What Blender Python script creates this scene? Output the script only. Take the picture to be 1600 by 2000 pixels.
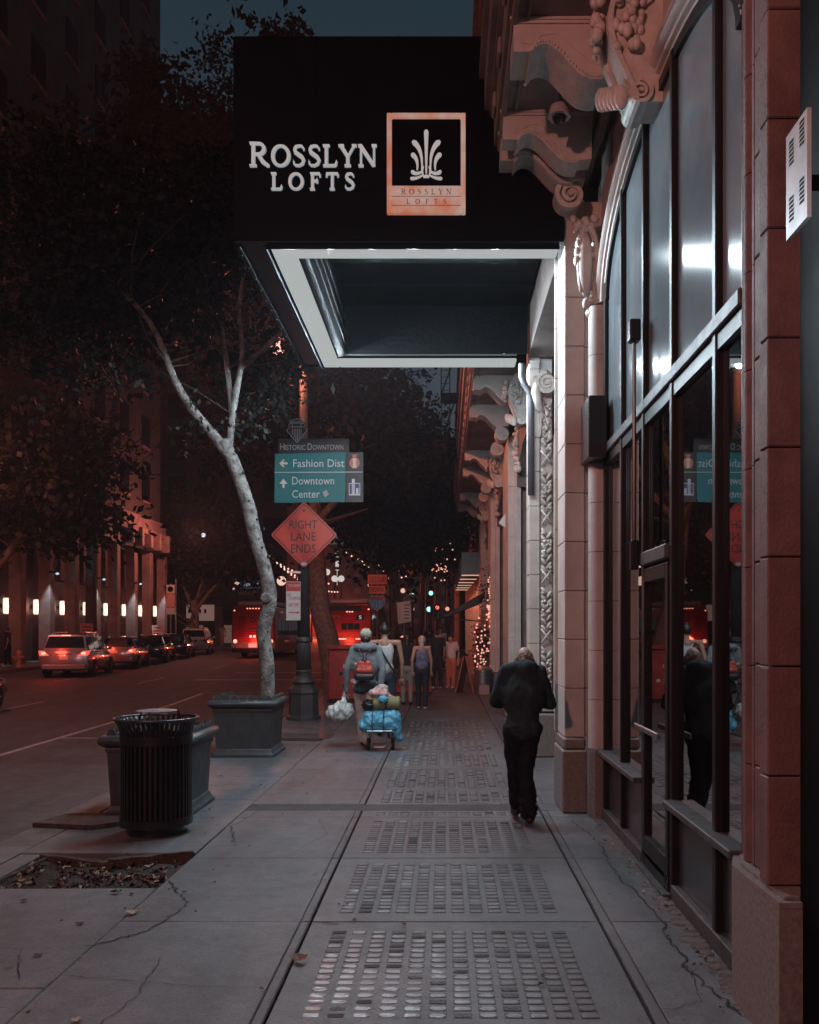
import bpy, math, random
from mathutils import Vector, Matrix, noise
R = math.radians
rnd = random.Random(7)
for o in list(bpy.data.objects): bpy.data.objects.remove(o, do_unlink=True)
scene = bpy.context.scene
COL = scene.collection

# ------------------------------------------------------------------ camera, sky, lamps
cd = bpy.data.cameras.new('camera'); cam = bpy.data.objects.new('camera', cd); COL.objects.link(cam)
cam.location = (0, 0, 1.72); cam.rotation_euler = (R(90), 0, 0)
cd.sensor_fit = 'VERTICAL'; cd.sensor_height = 36; cd.sensor_width = 28.8; cd.lens = 30.6
cd.shift_x = -0.034; cd.shift_y = 0.1175; cd.clip_start = 0.05; cd.clip_end = 6000
scene.camera = cam
world = bpy.data.worlds.new('World'); scene.world = world; world.use_nodes = True
wn = world.node_tree.nodes; wl = world.node_tree.links
bg = wn['Background']
sky = wn.new('ShaderNodeTexSky'); sky.sky_type = 'NISHITA'; sky.sun_disc = False
sky.sun_elevation = R(1.0); sky.sun_rotation = R(200); sky.altitude = 100; sky.ozone_density = 2.0
tint = wn.new('ShaderNodeMix'); tint.data_type = 'RGBA'; tint.blend_type = 'MIX'; tint.inputs[0].default_value = .94
tc = wn.new('ShaderNodeTexCoord'); sx_ = wn.new('ShaderNodeSeparateXYZ'); sr = wn.new('ShaderNodeValToRGB')
wl.new(tc.outputs['Generated'], sx_.inputs[0]); wl.new(sx_.outputs[2], sr.inputs[0])
e_ = sr.color_ramp.elements; e_[0].position = 0.0; e_[0].color = (.44, .53, .62, 1); e_[1].position = .6; e_[1].color = (.095, .23, .33, 1)
k_ = e_.new(.28); k_.color = (.30, .40, .50, 1)
wl.new(sky.outputs[0], tint.inputs[6]); wl.new(sr.outputs[0], tint.inputs[7])
wl.new(tint.outputs[2], bg.inputs[0]); bg.inputs[1].default_value = 0.13
def lamp(name, kind, loc, energy, color, rot=(0, 0, 0), **kw):
    d = bpy.data.lights.new(name, kind); d.energy = energy; d.color = color
    for k, v in kw.items(): setattr(d, k, v)
    o = bpy.data.objects.new(name, d); COL.objects.link(o); o.location = loc; o.rotation_euler = rot
    return o
lamp('dusk_sun', 'SUN', (0, 0, 60), 0.006, (0.7, 0.8, 1.0), (R(50), 0, R(-60)), angle=R(20))
scene.view_settings.view_transform = 'Standard'; scene.view_settings.look = 'None'
scene.view_settings.gamma = 1; scene.view_settings.exposure = 0; scene.view_settings.use_curve_mapping = False
cy = scene.cycles
cy.use_denoising = True; cy.max_bounces = 6; cy.diffuse_bounces = 2; cy.glossy_bounces = 3; cy.transmission_bounces = 4
cy.transparent_max_bounces = 8; cy.sample_clamp_indirect = 2.0; cy.sample_clamp_direct = 0; cy.caustics_reflective = False; cy.caustics_refractive = False
cy.blur_glossy = 0.5; cy.use_light_tree = True
SODIUM = (1.0, 0.39, 0.33); COOL = (0.74, 0.90, 1.0)
# street lamp heads (sodium): one behind the photographer, one on the post ahead, more down the street
KEY = lamp('sodium_light', 'POINT', (-3.3, -1.5, 5.6), 1100, SODIUM, shadow_soft_size=0.18)
lamp('sodium_light', 'POINT', (-16.8, 3.0, 8.5), 400, SODIUM, shadow_soft_size=0.25)  # added unseen lamp at the opposite kerb, pinks the far ledge brackets
lamp('wall_lamp_light', 'POINT', (1.12, 2.85, 3.0), 1.6, (.85, .94, 1), shadow_soft_size=0.06)
for tx, ty in ((-14.6, 32.4), (-14.9, 38.2), (-11.2, 50.4), (-5.1, 45.0)): lamp('brake_light_glow', 'POINT', (tx, ty, 1.2), 38 if tx < -6 else 55, (1, .07, .035), shadow_soft_size=.25)
lamp('sodium_light', 'POINT', (-3.3, 17.2, 7.62), 1700, (1, .25, .14), shadow_soft_size=0.2)
lamp('sodium_light', 'POINT', (-3.3, 44.0, 7.9), 1500, (1, .22, .14), shadow_soft_size=0.3)
lamp('sodium_light', 'POINT', (-16.2, 57.0, 8.4), 1000, (1, .30, .22), shadow_soft_size=0.3)
lamp('sodium_light', 'POINT', (-16.6, 30.0, 8.0), 700, (1, .28, .20), shadow_soft_size=0.3)
# marquee tubes: unseen lamps added below the light boxes round three sides of the soffit (see the marquee)
SPREAD = R(130)  # cuts off the added area lamps' glow towards the camera
for loc, sx, sy, e in (((-0.28, 8.44, 5.385), 2.7, .24, 8), ((-0.28, 11.93, 5.385), 2.7, .24, 7), ((-1.55, 10.2, 5.385), .24, 3.2, 8)):
    lamp('marquee_tube_light', 'AREA', loc, e, COOL, shape='RECTANGLE', size=sx, size_y=sy, spread=SPREAD)

for x, y in [(-1.5 + .40 * k, 8.44) for k in range(6)] + [(-1.5 + .46 * k, 11.93) for k in range(6)] + [(-1.55, 9.1 + .58 * k) for k in range(5)]:
    lamp('marquee_tube_light', 'POINT', (x, y, 5.37), 60, COOL, shadow_soft_size=.03)  # points added to light walls and panes; the visible diffuser glow stays dim

# ------------------------------------------------------------------ materials
_m = {}
def mat(name, c=(.5, .5, .5), r=.6, m=0.0, n=0.0, ns=4.0, b=0.0, bs=None, spec=.5, e=None, es=1.0, c2=None, coat=0, fine=0):
    """plain surface: base colour c, n = strength of mottling towards c2, b = relief"""
    if name in _m: return _m[name]
    M = bpy.data.materials.new(name); M.use_nodes = True; N = M.node_tree.nodes; L = M.node_tree.links
    p = N['Principled BSDF']; p.inputs['Base Color'].default_value = (*c, 1); p.inputs['Roughness'].default_value = r
    p.inputs['Metallic'].default_value = m; p.inputs['Specular IOR Level'].default_value = spec; p.inputs['Coat Weight'].default_value = coat
    geo = N.new('ShaderNodeNewGeometry')
    if n > 0:
        t = N.new('ShaderNodeTexNoise'); t.inputs['Scale'].default_value = ns; t.inputs['Detail'].default_value = 8; t.inputs['Roughness'].default_value = .65
        L.new(geo.outputs['Position'], t.inputs['Vector'])
        rp = N.new('ShaderNodeValToRGB'); rp.color_ramp.elements[0].position = .35; rp.color_ramp.elements[1].position = .68
        d = c2 or tuple(x * (1 - n) for x in c)
        rp.color_ramp.elements[0].color = (*d, 1); rp.color_ramp.elements[1].color = (*c, 1)
        L.new(t.outputs['Fac'], rp.inputs['Fac']); L.new(rp.outputs['Color'], p.inputs['Base Color'])
        rr = N.new('ShaderNodeMapRange'); rr.inputs[3].default_value = min(1, r * 1.25); rr.inputs[4].default_value = r * .8
        L.new(t.outputs['Fac'], rr.inputs[0]); L.new(rr.outputs[0], p.inputs['Roughness'])
    if b > 0:
        t2 = N.new('ShaderNodeTexNoise'); t2.inputs['Scale'].default_value = bs or ns * 6; t2.inputs['Detail'].default_value = 6
        L.new(geo.outputs['Position'], t2.inputs['Vector'])
        bp = N.new('ShaderNodeBump'); bp.inputs['Strength'].default_value = b; bp.inputs['Distance'].default_value = .02
        L.new(t2.outputs['Fac'], bp.inputs['Height']); L.new(bp.outputs['Normal'], p.inputs['Normal'])
    if e:
        p.inputs['Emission Color'].default_value = (*e, 1); p.inputs['Emission Strength'].default_value = es
        M.cycles.emission_sampling = 'NONE'
    _m[name] = M
    return M
def emit(name, c, s=1.0, sample=False):
    M = mat(name, (.3, .3, .3), .5, e=c, es=s)
    if sample: M.cycles.emission_sampling = 'FRONT'
    return M

def concrete(name, base, dark, sc=1.0, rough=.7, spots=True, bump=.5):
    if name in _m: return _m[name]
    M = bpy.data.materials.new(name); M.use_nodes = True; N = M.node_tree.nodes; L = M.node_tree.links; p = N['Principled BSDF']
    geo = N.new('ShaderNodeNewGeometry'); oi = N.new('ShaderNodeObjectInfo')
    def tex(scale, det=6, ro=.6, x=1, y=1):
        mp = N.new('ShaderNodeMapping'); mp.inputs['Scale'].default_value = (x, y, 1); L.new(geo.outputs['Position'], mp.inputs['Vector'])
        t = N.new('ShaderNodeTexNoise'); t.inputs['Scale'].default_value = scale; t.inputs['Detail'].default_value = det; t.inputs['Roughness'].default_value = ro
        L.new(mp.outputs[0], t.inputs['Vector']); return t.outputs['Fac']
    def ramp(f, a, b_, ca, cb):
        rp = N.new('ShaderNodeValToRGB'); e = rp.color_ramp.elements; e[0].position = a; e[1].position = b_; e[0].color = (*ca, 1); e[1].color = (*cb, 1)
        L.new(f, rp.inputs[0]); return rp.outputs[0]
    def mul(a, b_, f=1.0):
        mx = N.new('ShaderNodeMix'); mx.data_type = 'RGBA'; mx.blend_type = 'MULTIPLY'; mx.inputs[0].default_value = f
        L.new(a, mx.inputs[6]); L.new(b_, mx.inputs[7]); return mx.outputs[2]
    g = lambda v: (v, v, v)
    col = ramp(tex(1.1 * sc, 9, .7), .3, .72, dark, base)
    col = mul(col, ramp(tex(60 * sc, 4, .8), .25, .75, g(.6), g(1.3)))
    col = mul(col, ramp(tex(260, 2, .8), .3, .7, g(.6), g(1.35)))
    col = mul(col, ramp(tex(.55, 5, .6, 4, .5), .35, .6, g(.7), g(1.08)))
    col = mul(col, ramp(tex(5, 6, .7), .42, .5, g(.86), g(1.04)))
    if spots:
        v = N.new('ShaderNodeTexVoronoi'); v.inputs['Scale'].default_value = 3.2; L.new(geo.outputs['Position'], v.inputs['Vector'])
        ad = N.new('ShaderNodeMath'); ad.operation = 'MULTIPLY_ADD'; L.new(tex(25), ad.inputs[0]); ad.inputs[1].default_value = .05; L.new(v.outputs['Distance'], ad.inputs[2])
        col = mul(col, ramp(ad.outputs[0], .08, .12, g(.42), g(1)))
        v2 = N.new('ShaderNodeTexVoronoi'); v2.inputs['Scale'].default_value = 9; L.new(geo.outputs['Position'], v2.inputs['Vector'])
        col = mul(col, ramp(v2.outputs['Distance'], .05, .1, g(.6), g(1)))
    mr = N.new('ShaderNodeMapRange'); mr.inputs[3].default_value = .86; mr.inputs[4].default_value = 1.1; L.new(oi.outputs['Random'], mr.inputs[0])
    cc = N.new('ShaderNodeCombineColor'); [L.new(mr.outputs[0], cc.inputs[i]) for i in range(3)]
    col = mul(col, cc.outputs[0])
    L.new(col, p.inputs['Base Color'])
    ro = N.new('ShaderNodeMapRange'); ro.inputs[3].default_value = rough * 1.2; ro.inputs[4].default_value = rough * .75; L.new(tex(7), ro.inputs[0]); L.new(ro.outputs[0], p.inputs['Roughness'])
    bp = N.new('ShaderNodeBump'); bp.inputs['Strength'].default_value = bump; bp.inputs['Distance'].default_value = .006; L.new(tex(90, 6, .7), bp.inputs['Height'])
    b2 = N.new('ShaderNodeBump'); b2.inputs['Strength'].default_value = .5; b2.inputs['Distance'].default_value = .03; L.new(tex(3), b2.inputs['Height'])
    L.new(bp.outputs[0], b2.inputs['Normal']); L.new(b2.outputs[0], p.inputs['Normal'])
    _m[name] = M
    return M
CONC = concrete('pavement_concrete', (.142, .151, .160), (.078, .083, .088), rough=.6)
CONCV = concrete('vault_concrete', (.142, .150, .158), (.088, .093, .098), rough=.52)
ASPH = concrete('road_asphalt', (.085, .083, .084), (.05, .049, .05), 1.5, .75, False, 1.0)
KERBM = concrete('kerb_concrete', (.14, .13, .13), (.09, .085, .085), 2)
STONE = mat('glazed_terracotta', (.58, .52, .48), .55, n=.28, ns=2.2, b=.2, bs=60)
STONE3 = mat('dimmed_terracotta', (.18, .104, .096), .65, n=.4, ns=4, b=.25, bs=60, spec=.3)  # near pier: terracotta darkened and reddened in colour to offset the strong lamp
STONE2 = mat('carved_terracotta', (.62, .57, .52), .5, n=.3, ns=9, b=.25, bs=40)
PLINTH = mat('granite_plinth', (.25, .22, .205), .5, n=.45, ns=45, b=.1)
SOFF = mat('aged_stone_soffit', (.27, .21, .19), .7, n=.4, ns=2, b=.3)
JOINT = mat('joint_dirt', (.02, .018, .018), .95, n=.4, ns=20)
BLACK = mat('black_painted_metal', (.012, .012, .014), .32, n=.4, ns=8, b=.06, bs=30)
BLACKR = mat('black_matt_sheet', (.0032, .0035, .005), .6, n=.35, ns=2, spec=.06)
FRAME = mat('dark_bronze_frame', (.013, .012, .012), .42, spec=.3, m=.0, n=.3, ns=12)
SILL = mat('worn_metal_sill', (.085, .087, .09), .5, m=.2, n=.5, ns=10)
STEEL = mat('galvanised_steel', (.42, .42, .42), .35, m=.9, n=.4, ns=8)
RUBBER = mat('tyre_rubber', (.012, .012, .012), .8)
BARK = mat('pale_bark', (.27, .255, .24), .85, n=.8, ns=8, b=1.0, bs=28)
BARK2 = mat('brown_bark', (.20, .15, .13), .9, n=.6, ns=10, b=1.0, bs=25)
LEAFM = mat('leaf_green', (.010, .011, .008), .7, spec=.25, n=.5, ns=2.5)
LEAF2 = mat('leaf_brown', (.20, .13, .08), .7, n=.5, ns=40)
PLANT = mat('planter_blue_grey', (.050, .066, .072), .42, n=.4, ns=6, b=.15, bs=25)
IRON = mat('cast_iron_paint', (.05, .047, .047), .5, n=.4, ns=6, b=.3)

# ------------------------------------------------------------------ mesh helpers
class MB:
    def __init__(s): s.v = []; s.f = []; s.mi = []; s.cur = 0
    def add(s, vs, fs):
        k = len(s.v); s.v += [tuple(p) for p in vs]; s.f += [tuple(i + k for i in f) for f in fs]; s.mi += [s.cur] * len(fs); return s
    def box(s, x0, x1, y0, y1, z0, z1, bev=0):
        if x0 > x1: x0, x1 = x1, x0
        if y0 > y1: y0, y1 = y1, y0
        if z0 > z1: z0, z1 = z1, z0
        if bev <= 0:
            vs = [(x, y, z) for z in (z0, z1) for y in (y0, y1) for x in (x0, x1)]
            return s.add(vs, [(0, 2, 3, 1), (4, 5, 7, 6), (0, 1, 5, 4), (2, 6, 7, 3), (0, 4, 6, 2), (1, 3, 7, 5)])
        b = min(bev, (x1 - x0) * .45, (y1 - y0) * .45, (z1 - z0) * .45); vs = []
        for sx, X in ((1, x0), (-1, x1)):
            for sy, Y in ((1, y0), (-1, y1)):
                for sz, Z in ((1, z0), (-1, z1)):
                    vs += [(X, Y + sy * b, Z + sz * b), (X + sx * b, Y, Z + sz * b), (X + sx * b, Y + sy * b, Z)]
        def I(a, b_, c, k): return ((a * 2 + b_) * 2 + c) * 3 + k
        fs = []
        for a in (0, 1):
            q = [I(a, 0, 0, 0), I(a, 1, 0, 0), I(a, 1, 1, 0), I(a, 0, 1, 0)]; fs.append(q if a else q[::-1])
            q = [I(0, a, 0, 1), I(1, a, 0, 1), I(1, a, 1, 1), I(0, a, 1, 1)]; fs.append(q[::-1] if a else q)
            q = [I(0, 0, a, 2), I(1, 0, a, 2), I(1, 1, a, 2), I(0, 1, a, 2)]; fs.append(q if a else q[::-1])
        for a in (0, 1):
            for c in (0, 1):
                fs.append([I(a, c, 0, 0), I(a, c, 1, 0), I(a, c, 1, 1), I(a, c, 0, 1)])
                fs.append([I(a, 0, c, 0), I(a, 1, c, 0), I(a, 1, c, 2), I(a, 0, c, 2)])
                fs.append([I(0, a, c, 1), I(1, a, c, 1), I(1, a, c, 2), I(0, a, c, 2)])
                for b2 in (0, 1): fs.append([I(a, c, b2, 0), I(a, c, b2, 1), I(a, c, b2, 2)])
        return s.add(vs, fs)
    def prism(s, poly, y0, y1, axis='y'):
        """extrude polygon: axis y -> poly in (x,z); x -> poly in (y,z); z -> poly in (x,y)"""
        def P(p, t): return (p[0], t, p[1]) if axis == 'y' else ((t, p[0], p[1]) if axis == 'x' else (p[0], p[1], t))
        n = len(poly); vs = [P(p, y0) for p in poly] + [P(p, y1) for p in poly]
        return s.add(vs, [tuple(range(n)), tuple(range(2 * n - 1, n - 1, -1))] + [(i, (i + 1) % n, n + (i + 1) % n, n + i) for i in range(n)])
    def tube(s, pts, rad, seg=8, caps=True, wob=0):
        pts = [Vector(p) for p in pts]; rads = rad if isinstance(rad, (list, tuple)) else [rad] * len(pts)
        vs = []; fs = []; u = None; n = len(pts)
        for i, p in enumerate(pts):
            t = (pts[min(i + 1, n - 1)] - pts[max(i - 1, 0)]).normalized()
            if u is None: u = t.orthogonal().normalized()
            u = (u - t * u.dot(t)).normalized() if (u - t * u.dot(t)).length > 1e-6 else t.orthogonal().normalized()
            w = t.cross(u)
            for k in range(seg):
                a = 2 * math.pi * k / seg; r = rads[i]
                if wob: r *= 1 + wob * noise.noise(Vector((math.cos(a) * 2 + p.x, math.sin(a) * 2 + p.y, p.z * 5)))
                vs.append(p + (u * math.cos(a) + w * math.sin(a)) * r)
        for i in range(n - 1):
            for k in range(seg): fs.append((i * seg + k, i * seg + (k + 1) % seg, (i + 1) * seg + (k + 1) % seg, (i + 1) * seg + k))
        if caps: fs += [tuple(range(seg - 1, -1, -1)), tuple((n - 1) * seg + k for k in range(seg))]
        return s.add(vs, fs)
    def lathe(s, prof, c=(0, 0, 0), seg=24, axis='z', flute=0, nfl=0):
        vs = []; fs = []; n = len(prof)
        for r, z in prof:
            for k in range(seg):
                a = 2 * math.pi * k / seg; rr = r * (1 - flute * (.5 + .5 * math.cos(a * nfl))) if flute else r
                x, y = rr * math.cos(a), rr * math.sin(a)
                vs.append((c[0] + x, c[1] + y, c[2] + z) if axis == 'z' else ((c[0] + z, c[1] + x, c[2] + y) if axis == 'x' else (c[0] + x, c[1] + z, c[2] + y)))
        for i in range(n - 1):
            for k in range(seg): fs.append((i * seg + k, i * seg + (k + 1) % seg, (i + 1) * seg + (k + 1) % seg, (i + 1) * seg + k))
        fs += [tuple(range(seg - 1, -1, -1)), tuple((n - 1) * seg + k for k in range(seg))]
        return s.add(vs, fs)
    def ball(s, c, r, seg=8, rings=6, rot=None):
        r = r if isinstance(r, (list, tuple)) else (r, r, r); vs = []; fs = []
        def T(v):
            v = Vector(v)
            if rot: v = rot @ v
            return v + Vector(c)
        vs.append(T((0, 0, -r[2])))
        for i in range(1, rings):
            ph = math.pi * i / rings
            for k in range(seg):
                a = 2 * math.pi * k / seg; vs.append(T((r[0] * math.sin(ph) * math.cos(a), r[1] * math.sin(ph) * math.sin(a), -r[2] * math.cos(ph))))
        vs.append(T((0, 0, r[2]))); top = len(vs) - 1
        for k in range(seg):
            fs.append((0, 1 + (k + 1) % seg, 1 + k)); fs.append((top, top - seg + k, top - seg + (k + 1) % seg))
        for i in range(rings - 2):
            for k in range(seg): fs.append((1 + i * seg + k, 1 + i * seg + (k + 1) % seg, 1 + (i + 1) * seg + (k + 1) % seg, 1 + (i + 1) * seg + k))
        return s.add(vs, fs)
    def quad(s, a, b, c, d): return s.add([a, b, c, d], [(0, 1, 2, 3)])
    def loft(s, secs, closed=True, caps=True):
        n = len(secs[0]); vs = [p for q in secs for p in q]; fs = []
        for i in range(len(secs) - 1):
            for k in range(n if closed else n - 1): fs.append((i * n + k, i * n + (k + 1) % n, (i + 1) * n + (k + 1) % n, (i + 1) * n + k))
        if caps: fs += [tuple(range(n - 1, -1, -1)), tuple((len(secs) - 1) * n + k for k in range(n))]
        return s.add(vs, fs)
    def mesh(s, name, mats, smooth=False):
        me = bpy.data.meshes.new(name); me.from_pydata(s.v, [], s.f)
        for m_ in (mats if isinstance(mats, (list, tuple)) else [mats]): me.materials.append(m_)
        if any(s.mi): me.polygons.foreach_set('material_index', s.mi)
        if smooth: me.polygons.foreach_set('use_smooth', [True] * len(me.polygons))
        me.update(); return me
    def build(s, name, mats, parent=None, smooth=False, ang=None, kind=None, label=None):
        o = bpy.data.objects.new(name, s.mesh(name, mats, smooth)); COL.objects.link(o)
        if parent: o.parent = parent
        if smooth and ang: o.data.set_sharp_from_angle(angle=R(ang))
        if kind: o['kind'] = kind
        if label: o['label'] = label
        return o
def thing(name, label, cat, loc=(0, 0, 0), rz=0, group=None):
    o = bpy.data.objects.new(name, None); COL.objects.link(o); o.location = loc; o.rotation_euler = (0, 0, rz); o.empty_display_size = .1
    o['label'] = label; o['category'] = cat
    if group: o['group'] = group
    return o
def tag(o, label, cat, group=None):
    o['label'] = label; o['category'] = cat
    if group: o['group'] = group
    return o
def inst(me, name, parent, loc=(0, 0, 0), rot=None, scale=None, label=None):
    o = bpy.data.objects.new(name, me); COL.objects.link(o); o.location = loc
    if parent: o.parent = parent
    if rot: o.rotation_euler = rot
    if scale: o.scale = scale
    if label: o['label'] = label
    return o
def copy_tree(o, parent=None):
    c = o.copy(); COL.objects.link(c)
    if parent: c.parent = parent
    for ch in list(o.children): copy_tree(ch, c)
    return c
def B(*a, bev=0): return MB().box(*a, bev=bev)
GZ0, GS = 22.0, .012
def gz(y): return max(0, y - GZ0) * GS            # the street climbs gently from here on
def txt(s, x, z, w, h, y, m, parent, name='lettering', ext=.002, align='c', flip=False):
    """sans lettering fitted into w x h, centred on (x,z), facing -Y at depth y (local)"""
    cu = bpy.data.curves.new('t', 'FONT'); cu.body = s; cu.extrude = ext; cu.resolution_u = 3; cu.space_character = 1.02
    to = bpy.data.objects.new('t', cu); COL.objects.link(to); dg = bpy.context.evaluated_depsgraph_get()
    me = bpy.data.meshes.new_from_object(to.evaluated_get(dg)); bpy.data.objects.remove(to); me.name = name
    xs = [v.co.x for v in me.vertices]; ys = [v.co.y for v in me.vertices]
    x0, x1, y0, y1 = min(xs), max(xs), min(ys), max(ys)
    if w is None: w = h * (x1 - x0) / (y1 - y0)
    for v in me.vertices:
        X = (v.co.x - (x0 + x1) / 2) / (x1 - x0) * w; Z = (v.co.y - (y0 + y1) / 2) / (y1 - y0) * h
        v.co = (x + X, y - v.co.z, z + Z)
    me.materials.clear(); me.materials.append(m)
    o = bpy.data.objects.new(name, me); COL.objects.link(o)
    if parent: o.parent = parent
    return o
def stroke(mb, pts, ws, y0, y1):
    """flat stroke of varying width in the XZ plane with depth"""
    n = len(pts); L_, R_ = [], []
    for i in range(n):
        a = Vector(pts[max(i - 1, 0)]); b = Vector(pts[min(i + 1, n - 1)]); t = (b - a).normalized(); nn = Vector((-t.y, t.x)); p = Vector(pts[i]); w = ws[i] / 2
        L_.append(p + nn * w); R_.append(p - nn * w)
    for i in range(n - 1): mb.prism([L_[i], L_[i + 1], R_[i + 1], R_[i]], y0, y1)
def arc(cx, cz, rx, rz, a0, a1, n=12):
    return [(cx + rx * math.cos(R(a0 + (a1 - a0) * i / n)), cz + rz * math.sin(R(a0 + (a1 - a0) * i / n))) for i in range(n + 1)]
def blobmesh(prims, voxel, smooth=4, fold=0.0, fs=9.0, seed=0, stretch=(1, 1, 1)):
    """one continuous skin: union of tapered limbs and ellipsoids, remeshed"""
    b = MB()
    for p in prims:
        if p[0] == 'c':
            _, a, ra, c, rc = p[:5]; a = Vector(a); c = Vector(c); d = c - a; n = 5
            b.tube([a + d * i / n for i in range(n + 1)], [ra + (rc - ra) * i / n for i in range(n + 1)], 12); b.ball(a, ra, 12, 8); b.ball(c, rc, 12, 8)
        else:
            rot = None
            if len(p) > 3: rot = Matrix.Rotation(R(p[3]), 3, 'X') @ Matrix.Rotation(R(p[4] if len(p) > 4 else 0), 3, 'Y')
            b.ball(p[1], p[2], 14, 10, rot)
    o = bpy.data.objects.new('tmp', b.mesh('tmp', STONE)); COL.objects.link(o)
    m1 = o.modifiers.new('r', 'REMESH'); m1.mode = 'VOXEL'; m1.voxel_size = voxel; m1.use_smooth_shade = True
    m2 = o.modifiers.new('s', 'SMOOTH'); m2.iterations = smooth; m2.factor = .6
    dg = bpy.context.evaluated_depsgraph_get(); me = bpy.data.meshes.new_from_object(o.evaluated_get(dg)); bpy.data.objects.remove(o)
    if fold:
        nr = [v.normal.copy() for v in me.vertices]
        for v, n_ in zip(me.vertices, nr):
            q = Vector((v.co.x * fs * stretch[0] + seed, v.co.y * fs * stretch[1], v.co.z * fs * stretch[2]))
            v.co += n_ * fold * (noise.noise(q) + .5 * noise.noise(q * 2.3) - .6 * abs(noise.noise(q * 1.3 + Vector((5, 3, 1)))))
    me.polygons.foreach_set('use_smooth', [True] * len(me.polygons))
    return me
def blob(name, prims, voxel, m, parent, **k):
    me = blobmesh(prims, voxel, **k); me.materials.clear(); me.materials.append(m); me.name = name
    o = bpy.data.objects.new(name, me); COL.objects.link(o)
    if parent: o.parent = parent
    return o
# ------------------------------------------------------------------ ground
g = MB(); ys = [-60, 0, GZ0, 60, 100, 200, 500, 3000]; hz = lambda y: gz(min(y, 260)) - .15
for a, b_ in zip(ys, ys[1:]): g.quad((-1500, a, hz(a)), (1500, a, hz(a)), (1500, b_, hz(b_)), (-1500, b_, hz(b_)))
g.build('road', ASPH, kind='structure')
PAINT = mat('worn_road_paint', (.42, .38, .37), .6, n=.6, ns=14)
rm = bpy.data.objects.new('road_markings', None); COL.objects.link(rm); rm['kind'] = 'structure'
def line(pts, w, name='painted_line', z=.004):
    m_ = MB()
    for (x0, y0), (x1, y1) in zip(pts, pts[1:]):
        d = Vector((x1 - x0, y1 - y0)).normalized(); n = Vector((-d.y, d.x)) * w / 2
        m_.quad((x0 - n.x, y0 - n.y, hz(y0) + z), (x1 - n.x, y1 - n.y, hz(y1) + z), (x1 + n.x, y1 + n.y, hz(y1) + z), (x0 + n.x, y0 + n.y, hz(y0) + z))
    m_.build(name, PAINT, rm)
line([(-6.45, -5), (-6.75, 13.3), (-7.0, 22), (-7.2, 26)], .11)
line([(-3.7, 15.2), (-6.75, 15.35)], .10, z=.008); line([(-3.7, 26), (-7.2, 26.1)], .11, z=.008)
for y in (20, 30, 40, 52): line([(-10.6, y), (-10.7, y + 3.2)], .11)
for y in (22, 31, 41): line([(-13.9, y), (-14.0, y + 2.2)], .09)
line([(-9.2, 32.0), (-4.2, 32.0)], .42); line([(-8.8, 36.5), (-4.0, 36.5)], .42)
line([(-16.4, 61), (-6, 61)], .4); line([(-16.4, 65), (-6, 65)], .4)
under = B(-3.29, 6, -8, 48, -.3, -.085); under.v = [(x, y, z + gz(y)) for x, y, z in under.v]
u2 = MB()
for a, b_ in ((-8, 22), (22, 48)):
    u2.add([(-3.29, a, gz(a) - .055), (6, a, gz(a) - .055), (6, b_, gz(b_) - .055), (-3.29, b_, gz(b_) - .055), (-3.29, a, -.4), (6, a, -.4), (6, b_, -.4), (-3.29, b_, -.4)],
           [(0, 1, 2, 3), (0, 4, 5, 1), (1, 5, 6, 2), (2, 6, 7, 3), (3, 7, 4, 0)])
pav = u2.build('pavement', JOINT, kind='structure')
def slab(x0, x1, y0, y1, m=CONC, zt=0.0, th=.05, gap=.003, tilt=(0, 0, 0, 0), par=None):
    b = MB(); x0 += gap; x1 -= gap; y0 += gap; y1 -= gap
    jit = [rnd.uniform(-.003, .003) + t for t in tilt]; c = .006
    cs = [(x0, y0), (x1, y0), (x1, y1), (x0, y1)]; ci = [(x0 + c, y0 + c), (x1 - c, y0 + c), (x1 - c, y1 - c), (x0 + c, y1 - c)]
    vs = [(x, y, gz(y) + zt + jit[i]) for i, (x, y) in enumerate(ci)] + [(x, y, gz(y) + zt - c + jit[i]) for i, (x, y) in enumerate(cs)] + [(x, y, gz(y) - th) for x, y in cs]
    fs = [(0, 1, 2, 3)] + [(i, i + 4, (i + 1) % 4 + 4, (i + 1) % 4) for i in range(4)] + [(i + 4, i + 8, (i + 1) % 4 + 8, (i + 1) % 4 + 4) for i in range(4)]
    return b.add(vs, fs).build('paving_slab', m, par or pav)
VJ = [-.65, .8, 2.25, 3.71, 5.175, 6.63, 8.1, 8.40]
VJ2 = [8.73, 9.5, 11.0, 12.5, 14.0, 15.5, 17.0, 18.5, 20, 22, 25, 28, 31, 35, 39, 43, 48]
ASPHD = concrete('dark_patch', (.05, .05, .052), (.035, .035, .037), 2, .8, False, .9)
slab(-1.93, .93, 8.40, 8.73, ASPHD, -.004)
GLASSL = mat('vault_glass', (.125, .135, .142), .30, n=.35, ns=50, b=.15, bs=60, spec=1.0)
GLASSD = mat('vault_glass_dark', (.035, .035, .038), .45, n=.5, ns=60, b=.6, bs=70)
GLASSF = mat('vault_glass_filled', (.08, .08, .082), .8, n=.4, ns=60, b=.5)
RIM = mat('vault_iron_rim', (.02, .02, .022), .6)
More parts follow.
